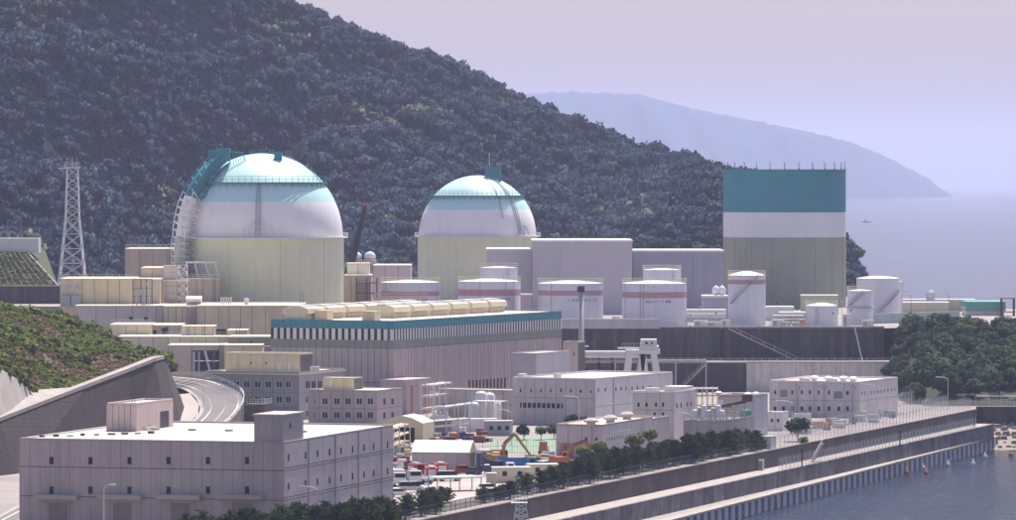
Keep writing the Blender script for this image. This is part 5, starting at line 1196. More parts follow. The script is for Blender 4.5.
# stored goods behind: pallets and crates, each its own
rr = random.Random(5); cols = [('white',whitep),('grey',steel),('rusty red',darkred),('beige',beige),('navy',navy),('orange',orange),('dark',dark)]
used = {}
def crate(x, y, where, z=G, l=None, w=None, h=None, ci=None):
    nm, m_ = cols[rr.randrange(len(cols))] if ci is None else cols[ci]; l = l or rr.uniform(.9,2.4); w = w or rr.uniform(.8,1.5); h = h or rr.uniform(.5,1.5)
    key = f'{nm} crate {where}'; used[key] = used.get(key,0)+1
    t = thing('crate', key, 'crate', gp(x,y,z), R(rr.uniform(-30,30)), key+'s'); MB().box(-l/2,l/2,-w/2,w/2,.12,h).build('box', m_, t); MB().box(-l/2,l/2,-w/2,-w/2+.2,0,.12).box(-l/2,l/2,w/2-.2,w/2,0,.12).build('runner', wood, t); MB().box(-l/2-.03,l/2+.03,-w/2-.03,w/2+.03,h,h+.06).build('lid', m_, t)
for k in range(26): crate(rr.uniform(395,410), rr.uniform(443,470), 'in the store yard right of the warehouse')
for k in range(30): crate(rr.uniform(471,500), rr.uniform(456,464), 'behind the navy trucks')
for k in range(24): crate(rr.uniform(528,556), rr.uniform(458,472), 'between the dump truck and the second excavator')
for k in range(20): crate(rr.uniform(430,500), rr.uniform(437,444), 'behind the storage tent')
# green court with fence
sheet('green_court', [gp(470,452,G+.01),gp(556,452,G+.01),gp(556,437,G+.01),gp(520,436,G+.01)], court)
sheet('car_park', [gp(394,515,G+.006),gp(560,485,G+.006),gp(600,462,G+.006),gp(394,462,G+.006)], mat('pale_yard',(.36,.315,.285),var=.2,rough=.95,scale=.1))
# ------------------------------------------------------- fences
def fence(name, label, pts, h, post_m, spacing=3., wires=.3, rails=(0,.5,1.), barbed=True, r=.05, wr=.025, wm=None):
    A = Vector(pts[0]); t = thing(name, label, 'fence', A); pm_ = shared(('fpost',h,r), lambda: MB().tube((0,0,-.1),(0,0,h),r,5).mesh('post')); ml = MB(); k = 0
    for p, q in zip(pts, pts[1:]):
        p = Vector(p)-A; q = Vector(q)-A; n = max(1,round((q-p).length/spacing))
        for i in range(n):
            c = p.lerp(q,i/n)
            if k < 280: link('post', pm_, post_m, t, c); k += 1
        for f in rails: ml.tube(p+Vector((0,0,max(.06,h*f))), q+Vector((0,0,max(.06,h*f))), wr*1.4, 4)
        if barbed:
            for f in (.12,.28,.44): ml.tube(p+Vector((0,0,h+f)), q+Vector((0,0,h+f)), wr*.8, 3)
        m_ = int((q-p).length/wires)
        for i in range(m_): c = p.lerp(q,(i+.5)/m_); ml.add([c+Vector((-wr,0,0)),c+Vector((wr,0,0)),c+Vector((wr,0,h)),c+Vector((-wr,0,h))],[(0,1,2,3)])
    o = ml.build('mesh_wire', wm or post_m, t); o['kind'] = 'stuff'; return t
def uwp(d, off=0., z=9.2): p = UW1-ue*d+Vector((-ue.y,ue.x))*off; return (p.x,p.y,z)
darkf = mat('fence_dark', (.05,.065,.07), rough=.6)
fence('fence', 'dark green picket fence in front of the pine row', [uwp(d,2.2) for d in (175,230,290,350,420,520)], 1.5, darkf, 2.5, .34, barbed=False, wr=.035)
fence('fence', 'tall silver wire fence on the wall in front of the white office', [uwp(d,1.0) for d in (0,60,120,172)], 2.2, steelp, 3, .6, wr=.018)
fence('fence', 'second silver wire fence behind the wall top fence', [uwp(d,9.0) for d in (-10,50,110,165)], 2.4, steelp, 3, .6, wr=.018)
fence('fence', 'silver wire fence along the middle of the quay path', [uwp(d,-4.2,5.9) for d in (18,70,130,190)], 2.0, steelp, 3, .6, wr=.018)
fence('fence', 'silver wire fence above the shore wall at the right edge', [(108,1155,9),(150,1155,9),(232,1155,9)], 2.4, steelp, 3, .6, wr=.018)
fence('fence', 'silver wire fence at the foot of the tree knoll', [uwp(d,20.0) for d in (-40,0,40)], 2.8, steelp, 3, .6, wr=.018)
fence('fence', 'thin wire fence round the green court', [gp(468,453),gp(556,453)], 2.6, darkf, 3, .5, barbed=False, wr=.02)
fence('railing', 'low railing along the edge of the upper terrace', [(30,TF+.8,24.3),(54,TF+.8,24.3),(91,TF+.8,24.3)], 1.1, steelp, 2, .6, barbed=False)
fence('railing', 'low railing along the middle deck', [(-18,DF+.7,16.2),(59,DF+.7,16.2),(95,DF+.7,16.2)], 1.1, steelp, 2, .6, barbed=False)
fence('cable_ladder', 'steep steel ladder frame beside the right end of the terrace wall', [pt(853,322,TF-.5),pt(862,362,TF-3),pt(868,396,DF-3)], 1.2, steelp, 1.2, .4, barbed=False)
# ------------------------------------------------------- lamps
def lamp(label, base, h, arm, flip=1, m=steelp):
    t = thing('street_lamp', label, 'lamp', base, 0, 'street lamps'); MB().tube((0,0,0),(0,0,h*.9),.09,6,.06).build('pole', m, t)
    pts_ = [Vector((flip*arm*(1-math.cos(a)),0,h*.9+h*.1*math.sin(a))) for a in np.linspace(0,math.pi/2*1.05,7)]; MB().path(pts_,.055,5).build('arm', m, t)
    e = pts_[-1]; MB().box(e.x-.1 if flip>0 else e.x-.9, e.x+.9 if flip>0 else e.x+.1, -.18,.18,e.z-.12,e.z+.08).build('lamp_head', whitep, t)
for lb_, x, y, yt, ar, fl in (('tall lamp in front of the left shutters of the warehouse',104,540,484.5,.8,1),('curved lamp in front of the right wall of the warehouse',318,540,486.5,1.6,-1),('pole lamp standing beside the road bend',203.5,430,378,.5,1),('curved lamp behind the excavator and dump truck',511,445,409.5,2.2,-1),('curved lamp left of the workshop windows',579,431,396,2.2,-1),('small angled lamp in front of the workshop corner',603,437,404,1.2,1),('curved lamp at the low building right wall',614,470,430.5,2.0,1),('curved lamp in front of the white office left end',792,428,400.5,2.4,-1),('curved lamp in front of the white office right end',876,424,384,2.4,-1),('lamp at the foot of the tree knoll',948,410,377,1.8,-1),('lamp left of the equipment terrace',692,445,413,1.8,-1),('thin pole lamp beside the arched canopy',440,432,392,1.2,-1)):
    g = gp(x,y); lamp(lb_, g, (y-yt)*g.y/F, ar, fl)
for lb_, x, yt, Y_ in (('tall lamp left on the far right terrace',911,295,1340),('tall lamp with bent arm on the far right terrace',949,294,1340)):
    g = pt(x,315,Y_); g.z = 24; lamp(lb_, g, H-(yt-Y0)*Y_/F-24, 1.0, -1, dark)
for k in range(7): pass
MB()
# bollards / posts on the path
for i,(x,y) in enumerate(((802,467),(900,447),(974,426))):
    t = MB().tube((0,0,0),(0,0,3.2),.14,8).tube((0,0,2.9),(0,0,3.5),.24,8).build('mooring_post', dark); t.location = gp(x,y,5.9); tag(t,['dark post on the quay path near the red stair','dark post in the middle of the quay path','dark post at the far end of the quay path'][i],'post','quay path posts')
# red railed stair at the wall
a, b_ = gp(812,462,5.9), gp(812,462,5.9)+Vector((2.5,6,3.4)); stair('wall_stair', 'short stair with red rails from the path up the wall', a, b_, 1.2, 10).children[-1].data.materials[0] = darkred
# white access tower at the bottom edge
g = UW1-ue*372+Vector((ue.y,-ue.x))*1.0; q = pt(516,520,g.y); t = thing('access_tower', 'white steel access tower with platform at the bottom edge', 'tower', (q.x+.8,g.y-4,5.9)); hT = H-(503-Y0)*(g.y-4)/F-5.9
legs(t,(0,0,0),(0,0,hT),3.0,1.4,.1,whitep); mb = MB(); lattice(mb,(0,0,0),(0,0,hT),3.0,1.4,5,.06); mb.build('bracing', whitep, t); MB().box(-1.6,1.0,-1,1,hT,hT+.12).build('platform', whitep, t)
mb = MB()
for k in range(6): mb.tube((-1.6+k*.52,-1,hT),(-1.6+k*.52,-1,hT+1.1),.05,4)
for z_ in (.55,1.1): mb.tube((-1.6,-1,hT+z_),(1.0,-1,hT+z_),.05,4).tube((-1.6,1,hT+z_),(1.0,1,hT+z_),.05,4)
mb.build('railing', whitep, t)
# small white post box on path
t = thing('white_cabinet','white cabinet on the quay path below the pines','cabinet',gp(761,470,5.9),R(-18)); MB().box(-.5,.5,-.4,.4,0,1.9).build('body', whitep, t); MB().box(-.55,.55,-.45,.45,1.9,2.0).build('lid', whitep, t); MB().box(-.35,.35,-.43,-.4,.3,1.6).build('door', concl, t)

# equipment yards ---------------------------------------------
def vessel(label, loc, r, h, m=steelp, group=None, cat='vessel'):
    t = thing('vessel', label, cat, loc, 0, group); MB().lathe([(r,.6),(r,h),(r*.7,h+r*.35),(0,h+r*.5)],18).build('shell', m, t, smooth=True); MB().tube((0,0,h+r*.4),(0,0,h+r*.9),.1,6).build('nozzle', m, t)
    for k in range(4): a_ = math.pi/4+k*math.pi/2; MB().box(-.08,.08,-.08,.08,0,.9).build('leg', steel, t).location = (r*.8*math.cos(a_), r*.8*math.sin(a_), 0)
    return t
def piperack(label, a, b, levels, n, m=steelp, seed=0, w=1.6):
    a = Vector(a); b = Vector(b); t = thing('pipe_rack', label, 'pipe rack', a); d = b-a; r_ = random.Random(seed); sd_ = Vector((-d.y,d.x,0)).normalized()*w; hm = max(levels)
    for k in range(n+1):
        c = d*(k/n)
        for s in (0,1): MB().box(-.1,.1,-.1,.1,0,hm+.6).build('post', m, t).location = c+sd_*s
        for lv in levels: MB().tube(c+Vector((0,0,lv)), c+sd_+Vector((0,0,lv)), .1, 4).build('cross_beam', m, t)
    for lv in levels:
        for s in (.15,.4,.65,.9): MB().tube(sd_*s+Vector((0,0,lv+.2)), d+sd_*s+Vector((0,0,lv+.2)), r_.uniform(.1,.24), 8).build('pipe', r_.choice((m,whitep,steel,beige)), t)
    return t
piperack('white pipe rack with roofed deck left of the pump house', gp(434,421), gp(452,418), (2.5,5.2,7.6), 3, whitep, 1, 3)
piperack('low pipe rack in front of the pump house', gp(444,424), gp(506,415), (3.4,), 6, steelp, 2)
piperack('pipe rack in the yard behind the storage tent', gp(422,440), gp(470,436), (2.2,3.4), 4, beige2, 3)
piperack('pale pipe rack right of the warehouse', gp(394,458), gp(410,452), (2,3.6,5.2), 3, beige, 4, 2.5)
for i,(x,y,r_,h_) in enumerate(((474,424,1.2,4.2),(481,423.5,1.3,6.4),(489,423,1.3,6.0),(496,422,1.2,4.0))):
    vessel(['short white vessel at the left of the four by the pump house','tall white vessel second from left by the pump house','tall white vessel third from left by the pump house','short white vessel at the right of the four by the pump house'][i], gp(x,y), r_, h_, whitep if i in(1,2) else steelp, 'pump house vessels')
t = thing('vessel_deck','white steel deck over the pump house vessels','platform',gp(472,425),R(-24)); MB().box(0,7,0,3.5,5.0,5.2).build('deck', steelp, t)
for x in (0,2.3,4.6,6.9):
    for y in (0,3.4): MB().box(x-.08,x+.08,y-.08,y+.08,0,5).build('post', steelp, t)
mb = MB()
for k in range(11): mb.tube((k*.7,0,5.2),(k*.7,0,6.3),.05,4)
mb.tube((0,0,6.3),(7,0,6.3),.05,4).tube((0,0,5.75),(7,0,5.75),.05,4); mb.build('railing', steelp, t)
# grey transformer shelter
t = thing('transformer', 'dark grey transformer with cooling fins behind the arched canopy', 'transformer', gp(440,433.5), R(-14)); MB().box(-2.6,2.2,-1.3,1.3,.3,2.9).build('tank', mat('transf',(.17,.17,.2)), t); MB().add([(-2.8,-1.5,2.9),(2.4,-1.5,2.9),(2.4,1.5,2.9),(-2.8,1.5,2.9),(-1.4,-.6,3.8),(1.6,-.6,3.8),(1.6,.6,3.8),(-1.4,.6,3.8)],[(0,1,5,4),(1,2,6,5),(2,3,7,6),(3,0,4,7),(4,5,6,7)]).build('cover', mat('transf',(.17,.17,.2)), t)
for k in range(12): MB().box(-2.5+k*.4,-2.38+k*.4,-1.75,-1.3,.5,2.7).build('fin', steel, t)
for k in range(3): MB().lathe([(.14,0),(.2,.2),(.12,.35),(.2,.5),(.1,.8),(0,.9)],10).build('bushing', whitep, t).location=(-1+k*1.2,0,3.75)
cabin('white_shed_long','long white equipment shed behind the transformer',452,432,9,9.5,2.5,2.6,whitep,0,'shed')
cabin('grey_shed','grey equipment shed below the pump house vessels',486,436,9,5.5,2.5,3.0,mat('shed_grey',(.36,.35,.37)),3,'shed')
for k in range(16): crate(rr.uniform(450,510), rr.uniform(428,437), 'in the equipment yard before the pump house')
# equipment on the terrace (right)
o_, rz_, W_, D_, z1_ = EQ
def tl(x, y): v = Matrix.Rotation(rz_,4,'Z')@Vector((x,y,0)); return Vector((o_.x+v.x, o_.y+v.y, z1_+.04))
for i in range(7):
    vessel(f'pale vessel {["at the left end","second from left","third from left","in the middle","third from right","second from right","at the right end"][i]} of the equipment terrace', tl(-W_+1.2+i*(W_-2.2)/6.2, 3.2+.4*(i%2)), .55, 1.9+.5*(i%3), [steelp,beige2,whitep][i%3], 'terrace vessels')
t = thing('conveyor', 'sloping dark conveyor on the equipment terrace', 'conveyor', tl(-W_*.75,6.5), rz_+R(18)); MB().add([(0,0,1.6),(8.5,0,3.4),(8.5,1.2,3.4),(0,1.2,1.6),(0,0,2.2),(8.5,0,4.0),(8.5,1.2,4.0),(0,1.2,2.2)],[(0,1,5,4),(4,5,6,7),(2,3,7,6),(1,2,6,5),(3,0,4,7),(0,3,2,1)]).build('trough', mat('rust_dark',(.11,.07,.075)), t)
for x in (1,4.5,8): MB().box(x-.1,x+.1,.4,.8,0,1.7+x*.2).build('support', steel, t)
MB().box(7.5,9.6,-.4,1.6,3.6,5.0).build('drive_house', mat('rust_dark',(.11,.07,.075)), t)
piperack('pale pipe rack on the equipment terrace', tl(-W_+.6,9), tl(-1,9), (1.2,2.4), 5, beige2, 6)
g = gp(722,415); piperack('tall pale cable frames behind the equipment terrace', pt(692,440,1075)-Vector((0,0,pt(692,440,1075).z-G)), pt(718,440,1075)-Vector((0,0,pt(718,440,1075).z-G)), (4,6,7.5), 5, beige, 8)
# pipe frame beside beige building at left
Yf = 1228.; t = thing('pipe_gantry','dark steel pipe frame with bends beside the beige building','pipe frame',pt(133,306,Yf)); wF = (152-133)*Yf/F; hF = (306-279)*Yf/F; fm = mat('frame_dark',(.13,.12,.12))
for x in (0,wF*.42,wF*.7,wF):
    MB().box(x-.13,x+.13,-.13,.13,0,hF).build('post', fm, t)
for z_ in (hF*.35,hF*.65,hF): MB().tube((0,0,z_),(wF,0,z_),.12,4).build('beam', fm, t)
MB().path([(wF*.2,-.3,0),(wF*.2,-.3,hF*.5),(wF*.35,-.3,hF*.62),(wF*.55,-.3,hF*.4),(wF*.55,-.3,0)],.3,8).build('pipe', steel, t); MB().path([(wF*.6,-.5,0),(wF*.6,-.5,hF*.8),(wF*.85,-.5,hF*.85),(wF*.85,-.5,0)],.22,8).build('pipe', mat('duct_green',(.4,.43,.38)), t)
# square duct tower
Yt_ = 1248.; t = thing('duct_tower','pale square duct tower with banding in front of the stepped block','duct tower',(pt(164,306,Yt_).x,Yt_-2.5,pt(164,306,Yt_).z)); hD = (306-265)*Yt_/F
for k in range(6): MB().box(0,3.2,0,2.6,hD*k/6+.04,hD*(k+1)/6-.04).build('duct_section', mat('duct_pink',(.55,.48,.43),streak=.15), t)
mb = MB(); lattice(mb,(4.8,1.2,0),(4.8,1.2,hD),2.2,2.2,5,.09); mb.build('ladder_frame', steelp, t); MB().box(-.6,6.4,-.8,0,hD*.62,hD*.65).build('platform', steelp, t)
t = thing('stack_support','white trapezoid steel frame under the exhaust duct','steel frame',pt(183,280,1256)); 
for xa,xb in ((-1,1),(4,3),(7,5.6),(9.5,8)): MB().tube((xa,0,-.5),(xb,0,4.2),.2,4).build('leg', steelp, t)
MB().box(.6,8.4,-.4,2,4.2,4.6).build('deck', steelp, t)
# white roof box and small vents beside largest dome
t = thing('white_roof_box','white sloped box on the roof below the largest dome','roof box',pt(186,306.5,1226)); MB().xprism([(0,0),(0,1.9),(1.4,2.5),(3,2.5),(3,0)],0,3.8).build('body', whitep, t); MB().box(.3,3.5,-.06,0,.2,1.2).build('door', concl, t)
for k in range(5):
    o = MB().tube((0,0,0),(0,0,2.0),.16,8).tube((0,0,1.9),(0,0,2.2),.22,8).build('vent_pipe', whitep); o.location = pt(221.5+k*2.4,306.3,1224); tag(o, f'white vent pipe, {["leftmost","second","third","fourth","rightmost"][k]} of five before the largest dome','vent pipe','five white vent pipes')
t = thing('vent_drum','white vent drum alone in front of the largest dome','vent',pt(246.5,306.3,1224)); MB().lathe([(.5,0),(.5,1.3),(.65,1.3),(.65,1.9),(0,2.0)],14).build('drum', whitep, t); MB().lathe([(.7,0),(.7,.2),(0,.2)],14).build('base', steel, t)
# roof railings, ladders and pipes on the beige group
def roofrail(lbl, x0, x1, y, Y_, h_=1.0):
    a_, b_ = pt(x0,y,Y_), pt(x1,y,Y_); t = thing('roof_railing', lbl, 'railing', a_); n_ = max(3,int((b_-a_).x/1.5)); d_ = (b_-a_)
    for k in range(n_+1): MB().tube((0,0,0),(0,0,h_),.05,4).build('post', steelp, t).location = d_*(k/n_)
    MB().tube((0,0,h_),d_+Vector((0,0,h_)),.05,4).build('rail', steelp, t); MB().tube((0,0,h_*.5),d_+Vector((0,0,h_*.5)),.045,4).build('rail', steelp, t)
roofrail('pale railing on the wing left of the long beige building',100,150,323.8,1206); roofrail('pale railing on the wide beige building roof',62,132,278.5,1236); roofrail('pale railing on the long beige building roof',262,300,305.6,1216); roofrail('pale railing on the long low cream block',160,226,336.5,1177); roofrail('railing on the upper beige hall',126,178,248.6,1301); roofrail('railing on the box building at the foot of the largest dome',181,218,278.6,1253); roofrail('railing above the shaded bay',170,222,345.2,1161)
for i,(x,y0_,y1_,Y_) in enumerate(((193.5,306,330,1214),(170.5,249,272,1299),(188,327.5,337,1182.6),(203.5,327.5,337,1182.6),(214,280,306,1250.5),(222,347,372,1159),(302,297,325,1214),(238,331,340,1182.6))):
    a_, b_ = pt(x,y1_,Y_), pt(x,y0_,Y_); t = thing('wall_ladder', f'dark wall ladder {["left of the long beige building","on the upper beige hall","on the left of the cream box front","on the right of the cream box front","on the box building under the largest dome","beside the shaded open bay","at the right end of the long beige building","on the cream box behind the dark gap"][i]}', 'ladder', a_); hh = b_.z-a_.z; mb = MB()
    for s_ in (-.35,.35): MB().tube((s_,-.15,0),(s_,-.15,hh+1),.07,4).build('rail', mat('frame_dark',(.13,.12,.12)), t)
    for k in range(int(hh/.5)): mb.tube((-.35,-.15,k*.5),(.35,-.15,k*.5),.05,4)
    mb.build('rungs', mat('frame_dark',(.13,.12,.12)), t)
for i,(x0,y0_,x1,y1_,Y_,r_) in enumerate(((194,352,194,371,1158,.35),(199,352,199,371,1158,.25),(205,351,210,371,1158,.3),(214,352,214,371,1158,.4),(193,361,219,361,1157.5,.15))):
    t = thing('bay_pipe', f'{["thick grey","thin grey","slanting grey","rusty","horizontal"][i]} pipe in front of the shaded open bay', 'pipe', pt(x1,y1_,Y_)); d_ = pt(x0,y0_,Y_)-pt(x1,y1_,Y_); MB().tube((0,0,0),d_,r_,8).build('pipe', [steel,steel,steelp,mat('rust_dark',(.11,.07,.075)),steel][i], t); MB().tube(d_*.48,d_*.52,r_*1.5,8).build('flange', steel, t)
# pipe screen in front of leftmost tank
t = thing('pipe_screen','pinkish pipe screen in front of the leftmost banded tank','pipe screen',pt(375,306,1280)); mb=MB()
for k in range(22): mb.tube((k*.62,0,0),(k*.62,0,3.1),.1,4)
mb.build('bars', beige2, t); MB().box(-.2,13.4,-.1,.1,3.0,3.3).build('top_rail', beige2, t)
for k in range(6): MB().box(k*2.4,k*2.4+1.5,-.3,-.1,.8+.3*(k%2),2.2).build('panel', mat('screenp',(.50,.42,.38)), t)

# far right terrace: works building with green roof, low walls
hall('works_building','white works building with green fascia at the far right', 966,1004,309.5,1380,14,(972,978,984,990,996),whitep,rf=whitep)
A = pt(965,309.5,1379.4); o = MB().box(0,(1004.5-965)*1380/F,-.5,15,0,2.6).build('roof', mat('green_roof',(.12,.34,.27),var=.1), [c for c in COL.objects if c.get('label','').startswith('white works building')][0]); o.location=(0,0,H-(311-Y0)*1380/F-24)
hall('low_works','long low cream works shed on the far right terrace', 902,950,304,1400,8,(914,926,938),cream)
hall('low_works','long pink wall building behind the cream works shed', 900,975,301,1425,6,(920,940,960),beige2)
t = thing('silo','dark grey silo above the far right works','silo',pt(930.5,304,1410)); MB().lathe([(1.2,0),(1.2,3.2),(.6,3.9),(0,4)],14).build('shell', steel, t); MB().box(-1.4,1.4,-1.4,1.4,-1.5,0).build('base', steel, t)
t = thing('works_tower','dark steel frame tower at the right of the works building','steel frame',pt(1002,330,1375)); t.location.z = 20
for x in (0,3.4):
    for y in (0,3): MB().box(x-.15,x+.15,y-.15,y+.15,0,9).build('post', dark, t)
for z_ in (2,5,8.8): MB().box(-.3,3.7,-.3,3.3,z_,z_+.25).build('deck', darkred, t)
struct(MB().box(pt(990,330,1360).x, 232, 1360, 1440, 5, 20.5).build('works_ground', yard))

# clutter on the terrace edge and in front of the white office
rr = random.Random(21)
for i,(x,Y_,hh) in enumerate(((690,1275,3),(700,1272,5),(716,1270,3.5),(770,1272,4),(777,1270,6),(786,1272,3.2),(797,1270,4.5),(824,1270,5),(833,1272,3.4),(842,1270,6.5),(851,1270,4.2),(858,1272,5.5))):
    t = thing('thin_mast', f'thin pale mast on the terrace edge, {["first","second","third","fourth","fifth","sixth","seventh","eighth","ninth","tenth","eleventh","twelfth"][i]} from the left', 'mast', ((x-CX)/F*Y_,Y_,24), 0, 'terrace edge masts')
    MB().tube((0,0,0),(0,0,hh),.07,5).build('pole', steelp, t); MB().box(-.22,.22,-.2,.2,hh,hh+.35).build('head', whitep if i%2 else dark, t); MB().box(-.25,.25,-.25,.25,0,.4).build('base', concl, t)
for i,(x,Y_,l,w,h_,m_) in enumerate(((694,1280,3.5,1.6,1.4,whitep),(706,1276,5,1.4,1.2,steelp),(722,1274,2,1.4,1.8,whitep),(772,1276,3,1.5,1.7,whitep),(782,1275,2.2,1.2,1.2,steel),(792,1276,3.6,1.4,1.1,beige),(800,1273,1.4,1.2,1.9,reddoor),(843,1274,1.8,1.4,3.2,whitep),(862,1278,3,1.4,1.5,steelp),(612,1275,2,1.2,2.6,whitep),(607,1278,2.4,1.2,1.4,dark),(617,1280,1.4,1.2,2.0,cream))):
    t = thing('equipment_cabinet', f'{["white","grey","small white","low white","dark grey","beige","red","tall white","pale grey","tall narrow white","dark","cream"][i]} equipment cabinet on the terrace, {["right of the last banded tank","under the pipe shed","left of the tall tank","right of the tall tank","before the long low shed","left of the short tank","beside the small shed","right of the short tank","at the foot of the two ringed tank","between the two right banded tanks","between the pole tank and its neighbour","left of the last banded tank"][i]}', 'cabinet', ((x-CX)/F*Y_,Y_,24), 0, 'terrace cabinets')
    MB().box(0,l,0,w,.1,h_).build('body', m_, t); MB().box(-.08,l+.08,-.08,w+.08,h_,h_+.1).build('lid', steelp, t); MB().box(l*.1,l*.45,-.04,0,.2,h_*.85).build('door', concl, t); MB().box(0.05,l-.05,.05,w-.05,0,.1).build('plinth', conc, t)
piperack('white pipe rack on the terrace right of the last banded tank', (46,1284,24), (56,1284,24), (1.6,2.8), 4, whitep, 9)
piperack('white pipe rack before the long low shed by the drum', (68,1284,24), (76,1284,24), (1.4,2.4), 3, whitep, 10)
for i,(x,y) in enumerate(((852,424),(862,421.5),(872,419.5),(882,417),(843,426))):
    t = thing('barrier', f'pale green barrier panel, {["second","third","fourth","last","first"][i]} from the left before the white office', 'barrier', gp(x,y), R(70), 'green barrier panels'); MB().box(-2.6,2.6,-.06,.06,.3,1.3).build('panel', mat('barrier_green',(.42,.55,.47)), t)
    for xx in (-2.4,2.4): MB().box(xx-.08,xx+.08,-.3,.3,0,.3).build('foot', steel, t)
for k in range(22): x_c = rr.uniform(815,895); crate(x_c, 440-(x_c-817)*.181-rr.uniform(7,15), 'in front of the white office')
# ================================================================ TREES
def pine_crown(seed, h=6., r=2.1):
    """branches in loose whorls, each carrying upturned needle tufts"""
    rng = np.random.RandomState(seed); V=[]; Fc=[]
    for k in range(30):
        t = .14+.86*(k/29)**.9; az_ = k*2.4+rng.uniform(-.5,.5); bl = r*(.25+.75*(1-t)**.75)*rng.uniform(.6,1.15)*(1 if t<.95 else .3)
        nt = max(2,int(bl*4.2))
        for i in range(nt):
            f = (i+.6)/nt; c = np.array([bl*f*math.cos(az_), bl*f*math.sin(az_), h*t*.93+bl*f*.38+rng.uniform(-.12,.12)])+rng.normal(size=3)*.1
            for q in range(9):
                d = np.array([math.cos(az_)*.5*f, math.sin(az_)*.5*f, .75])+rng.normal(size=3)*.6; d /= np.linalg.norm(d)
                s = np.cross(d, rng.normal(size=3)); s /= np.linalg.norm(s); L_ = rng.uniform(.28,.52); w = rng.uniform(.05,.12); b = len(V); p = c+rng.normal(size=3)*.1
                V += [tuple(p-s*w), tuple(p+s*w), tuple(p+d*L_+s*w*.3), tuple(p+d*L_-s*w*.3)]; Fc.append((b,b+1,b+2,b+3))
    me = bpy.data.meshes.new('crown'); me.from_pydata(V,[],Fc); return me
def trunk_mesh(h, r, limbs, seed):
    rr_ = random.Random(seed); mb = MB(); mb.tube((0,0,-.2),(0,0,h*.55),r,7,r*.7).tube((0,0,h*.55),(.1,0,h*.95),r*.7,6,r*.2)
    for k in range(limbs): a_ = rr_.uniform(0,6.28); z_ = h*rr_.uniform(.3,.8); l = h*rr_.uniform(.15,.28); mb.tube((0,0,z_),(l*math.cos(a_),l*math.sin(a_),z_+l*.6),r*.35,5,r*.12)
    return mb.mesh('trunk')
PC = [pine_crown(k) for k in range(6)]; PT = trunk_mesh(6.,.13,8,3)
for m_ in PC: m_.materials.append(pine_l)
PT.materials.append(wood)
def pine(loc, s, k, rz, label, grp):
    t = thing('pine_tree', label, 'tree', loc, rz, grp); o = link('trunk', PT, None, t); c = link('crown', PC[k%6], None, t)
    for q in (o,c): q.scale = ((.35+.75*s)*random.uniform(1.05,1.5),)*2+(s,)
rr = random.Random(11)
def along(d, off): p = UW1-ue*d+Vector((-ue.y,ue.x))*off; return Vector((p.x,p.y,G))
secs = [(172,225,'dark pine in the row below the equipment terrace','pines below the equipment terrace',(2.8,10),.95,34),(225,290,'dark pine in the row below the low building','pines below the low building',(2.8,9.5),1.0,42),(290,345,'thin pine in the row beside the site containers','pines beside the site containers',(2.8,7.5),.8,24),(345,470,'dense pine in the row in front of the car park','pines before the car park',(2.8,11),.92,62)]
for d0,d1,lbl,grp,of,sc_,n in secs:
    for i in range(n):
        d = d0+(d1-d0)*(i+rr.random())/n; off = rr.uniform(*of); g_ = along(d,off); yt_ = interp([(380,500),(395,497),(430,488),(470,479),(490,489),(505,482),(530,470),(560,463),(590,453),(620,445),(660,440),(700,431),(740,428),(760,430),(800,430)], CX+g_.x*F/g_.y); pine(g_, max(.3,(H-(yt_-Y0)*g_.y/F-G)/6.5)*rr.uniform(.84,1.1), rr.randrange(6), rr.uniform(0,6), lbl, grp)
# pines in front of the warehouse (bottom edge)
for i in range(40):
    x = 175+i*5.6; y = 524 + rr.uniform(-2,7)-(x-300)*.03; g = gp(x,max(500,y)); g = pt(x,520,690+rr.uniform(0,35)+max(0,(x-300)*.12)); g.z = G
    tall = interp([(170,517),(200,509),(230,511),(260,506),(300,502),(330,498),(400,494)],x)
    sc_ = max(.35,(H-(tall+rr.uniform(-4,7)-Y0)*g.y/F-G)/6.4); pine(g, sc_, rr.randrange(6), rr.uniform(0,6), 'dark pine in the row in front of the warehouse', 'pines before the warehouse')
# rounded bright bushes at the near low building
BC = [leaf_cloud(900,1.,.16,50+k,squash=.85,lobes=9,m=bush_l,core=False) for k in range(3)]; BD = [leaf_cloud(900,1.,.16,60+k,squash=.9,lobes=9,m=broad_l,core=False) for k in range(5)]
BT = trunk_mesh(1.6,.09,6,9); BT.materials.append(wood)
def round_tree(name, loc, r, hz, meshes, k, label, grp=None, cat='tree'):
    t = thing(name, label, cat, loc, random.uniform(0,6), grp); o = link('trunk', BT, None, t); o.scale = (r*.6,r*.6,hz/1.6*1.0); c = link('crown', meshes[k%len(meshes)], None, t, (0,0,hz)); c.scale = (r,r*random.uniform(.9,1.1),r*random.uniform(.85,1.1))
for x,y,r_,lbl in ((597,466,2.2,'bright yellow green round tree at the low building corner'),(585,470,1.9,'smaller bright green tree left of the yellow green one'),(634,457,2.1,'bright green round tree against the right wall of the low building'),(650,452,1.9,'bright green round tree near the lower annex'),(603,469,1.7,'dark green tree right of the yellow green one')): round_tree('round_tree', gp(x,y), r_, 3.2, BC if 'bright' in lbl else BD, int(x), lbl)
for x,y,r_,lbl in ((524,440,2.0,'left dark round bush at the edge of the green court'),(541,440,1.7,'middle dark round bush at the edge of the green court'),(554,439,1.9,'right dark round bush behind the low building corner'),(572,429,1.8,'low green bush below the workshop wall'),(583,429,1.5,'small green bush below the workshop corner')): round_tree('round_bush', gp(x,y), r_, 1.9, BD, int(x), lbl, None, 'bush')
for dx,dz,r_ in ((0,0,2.4),): round_tree('round_tree', gp(798,441.5), 3.0, 3.0, BD, 2, 'dark tree alone at the corner of the wall by the store hut'); round_tree('round_bush', gp(803,443.5), 1.3, .6, BC, 1, 'yellow green bush at the wall corner below the lone tree', None, 'bush')
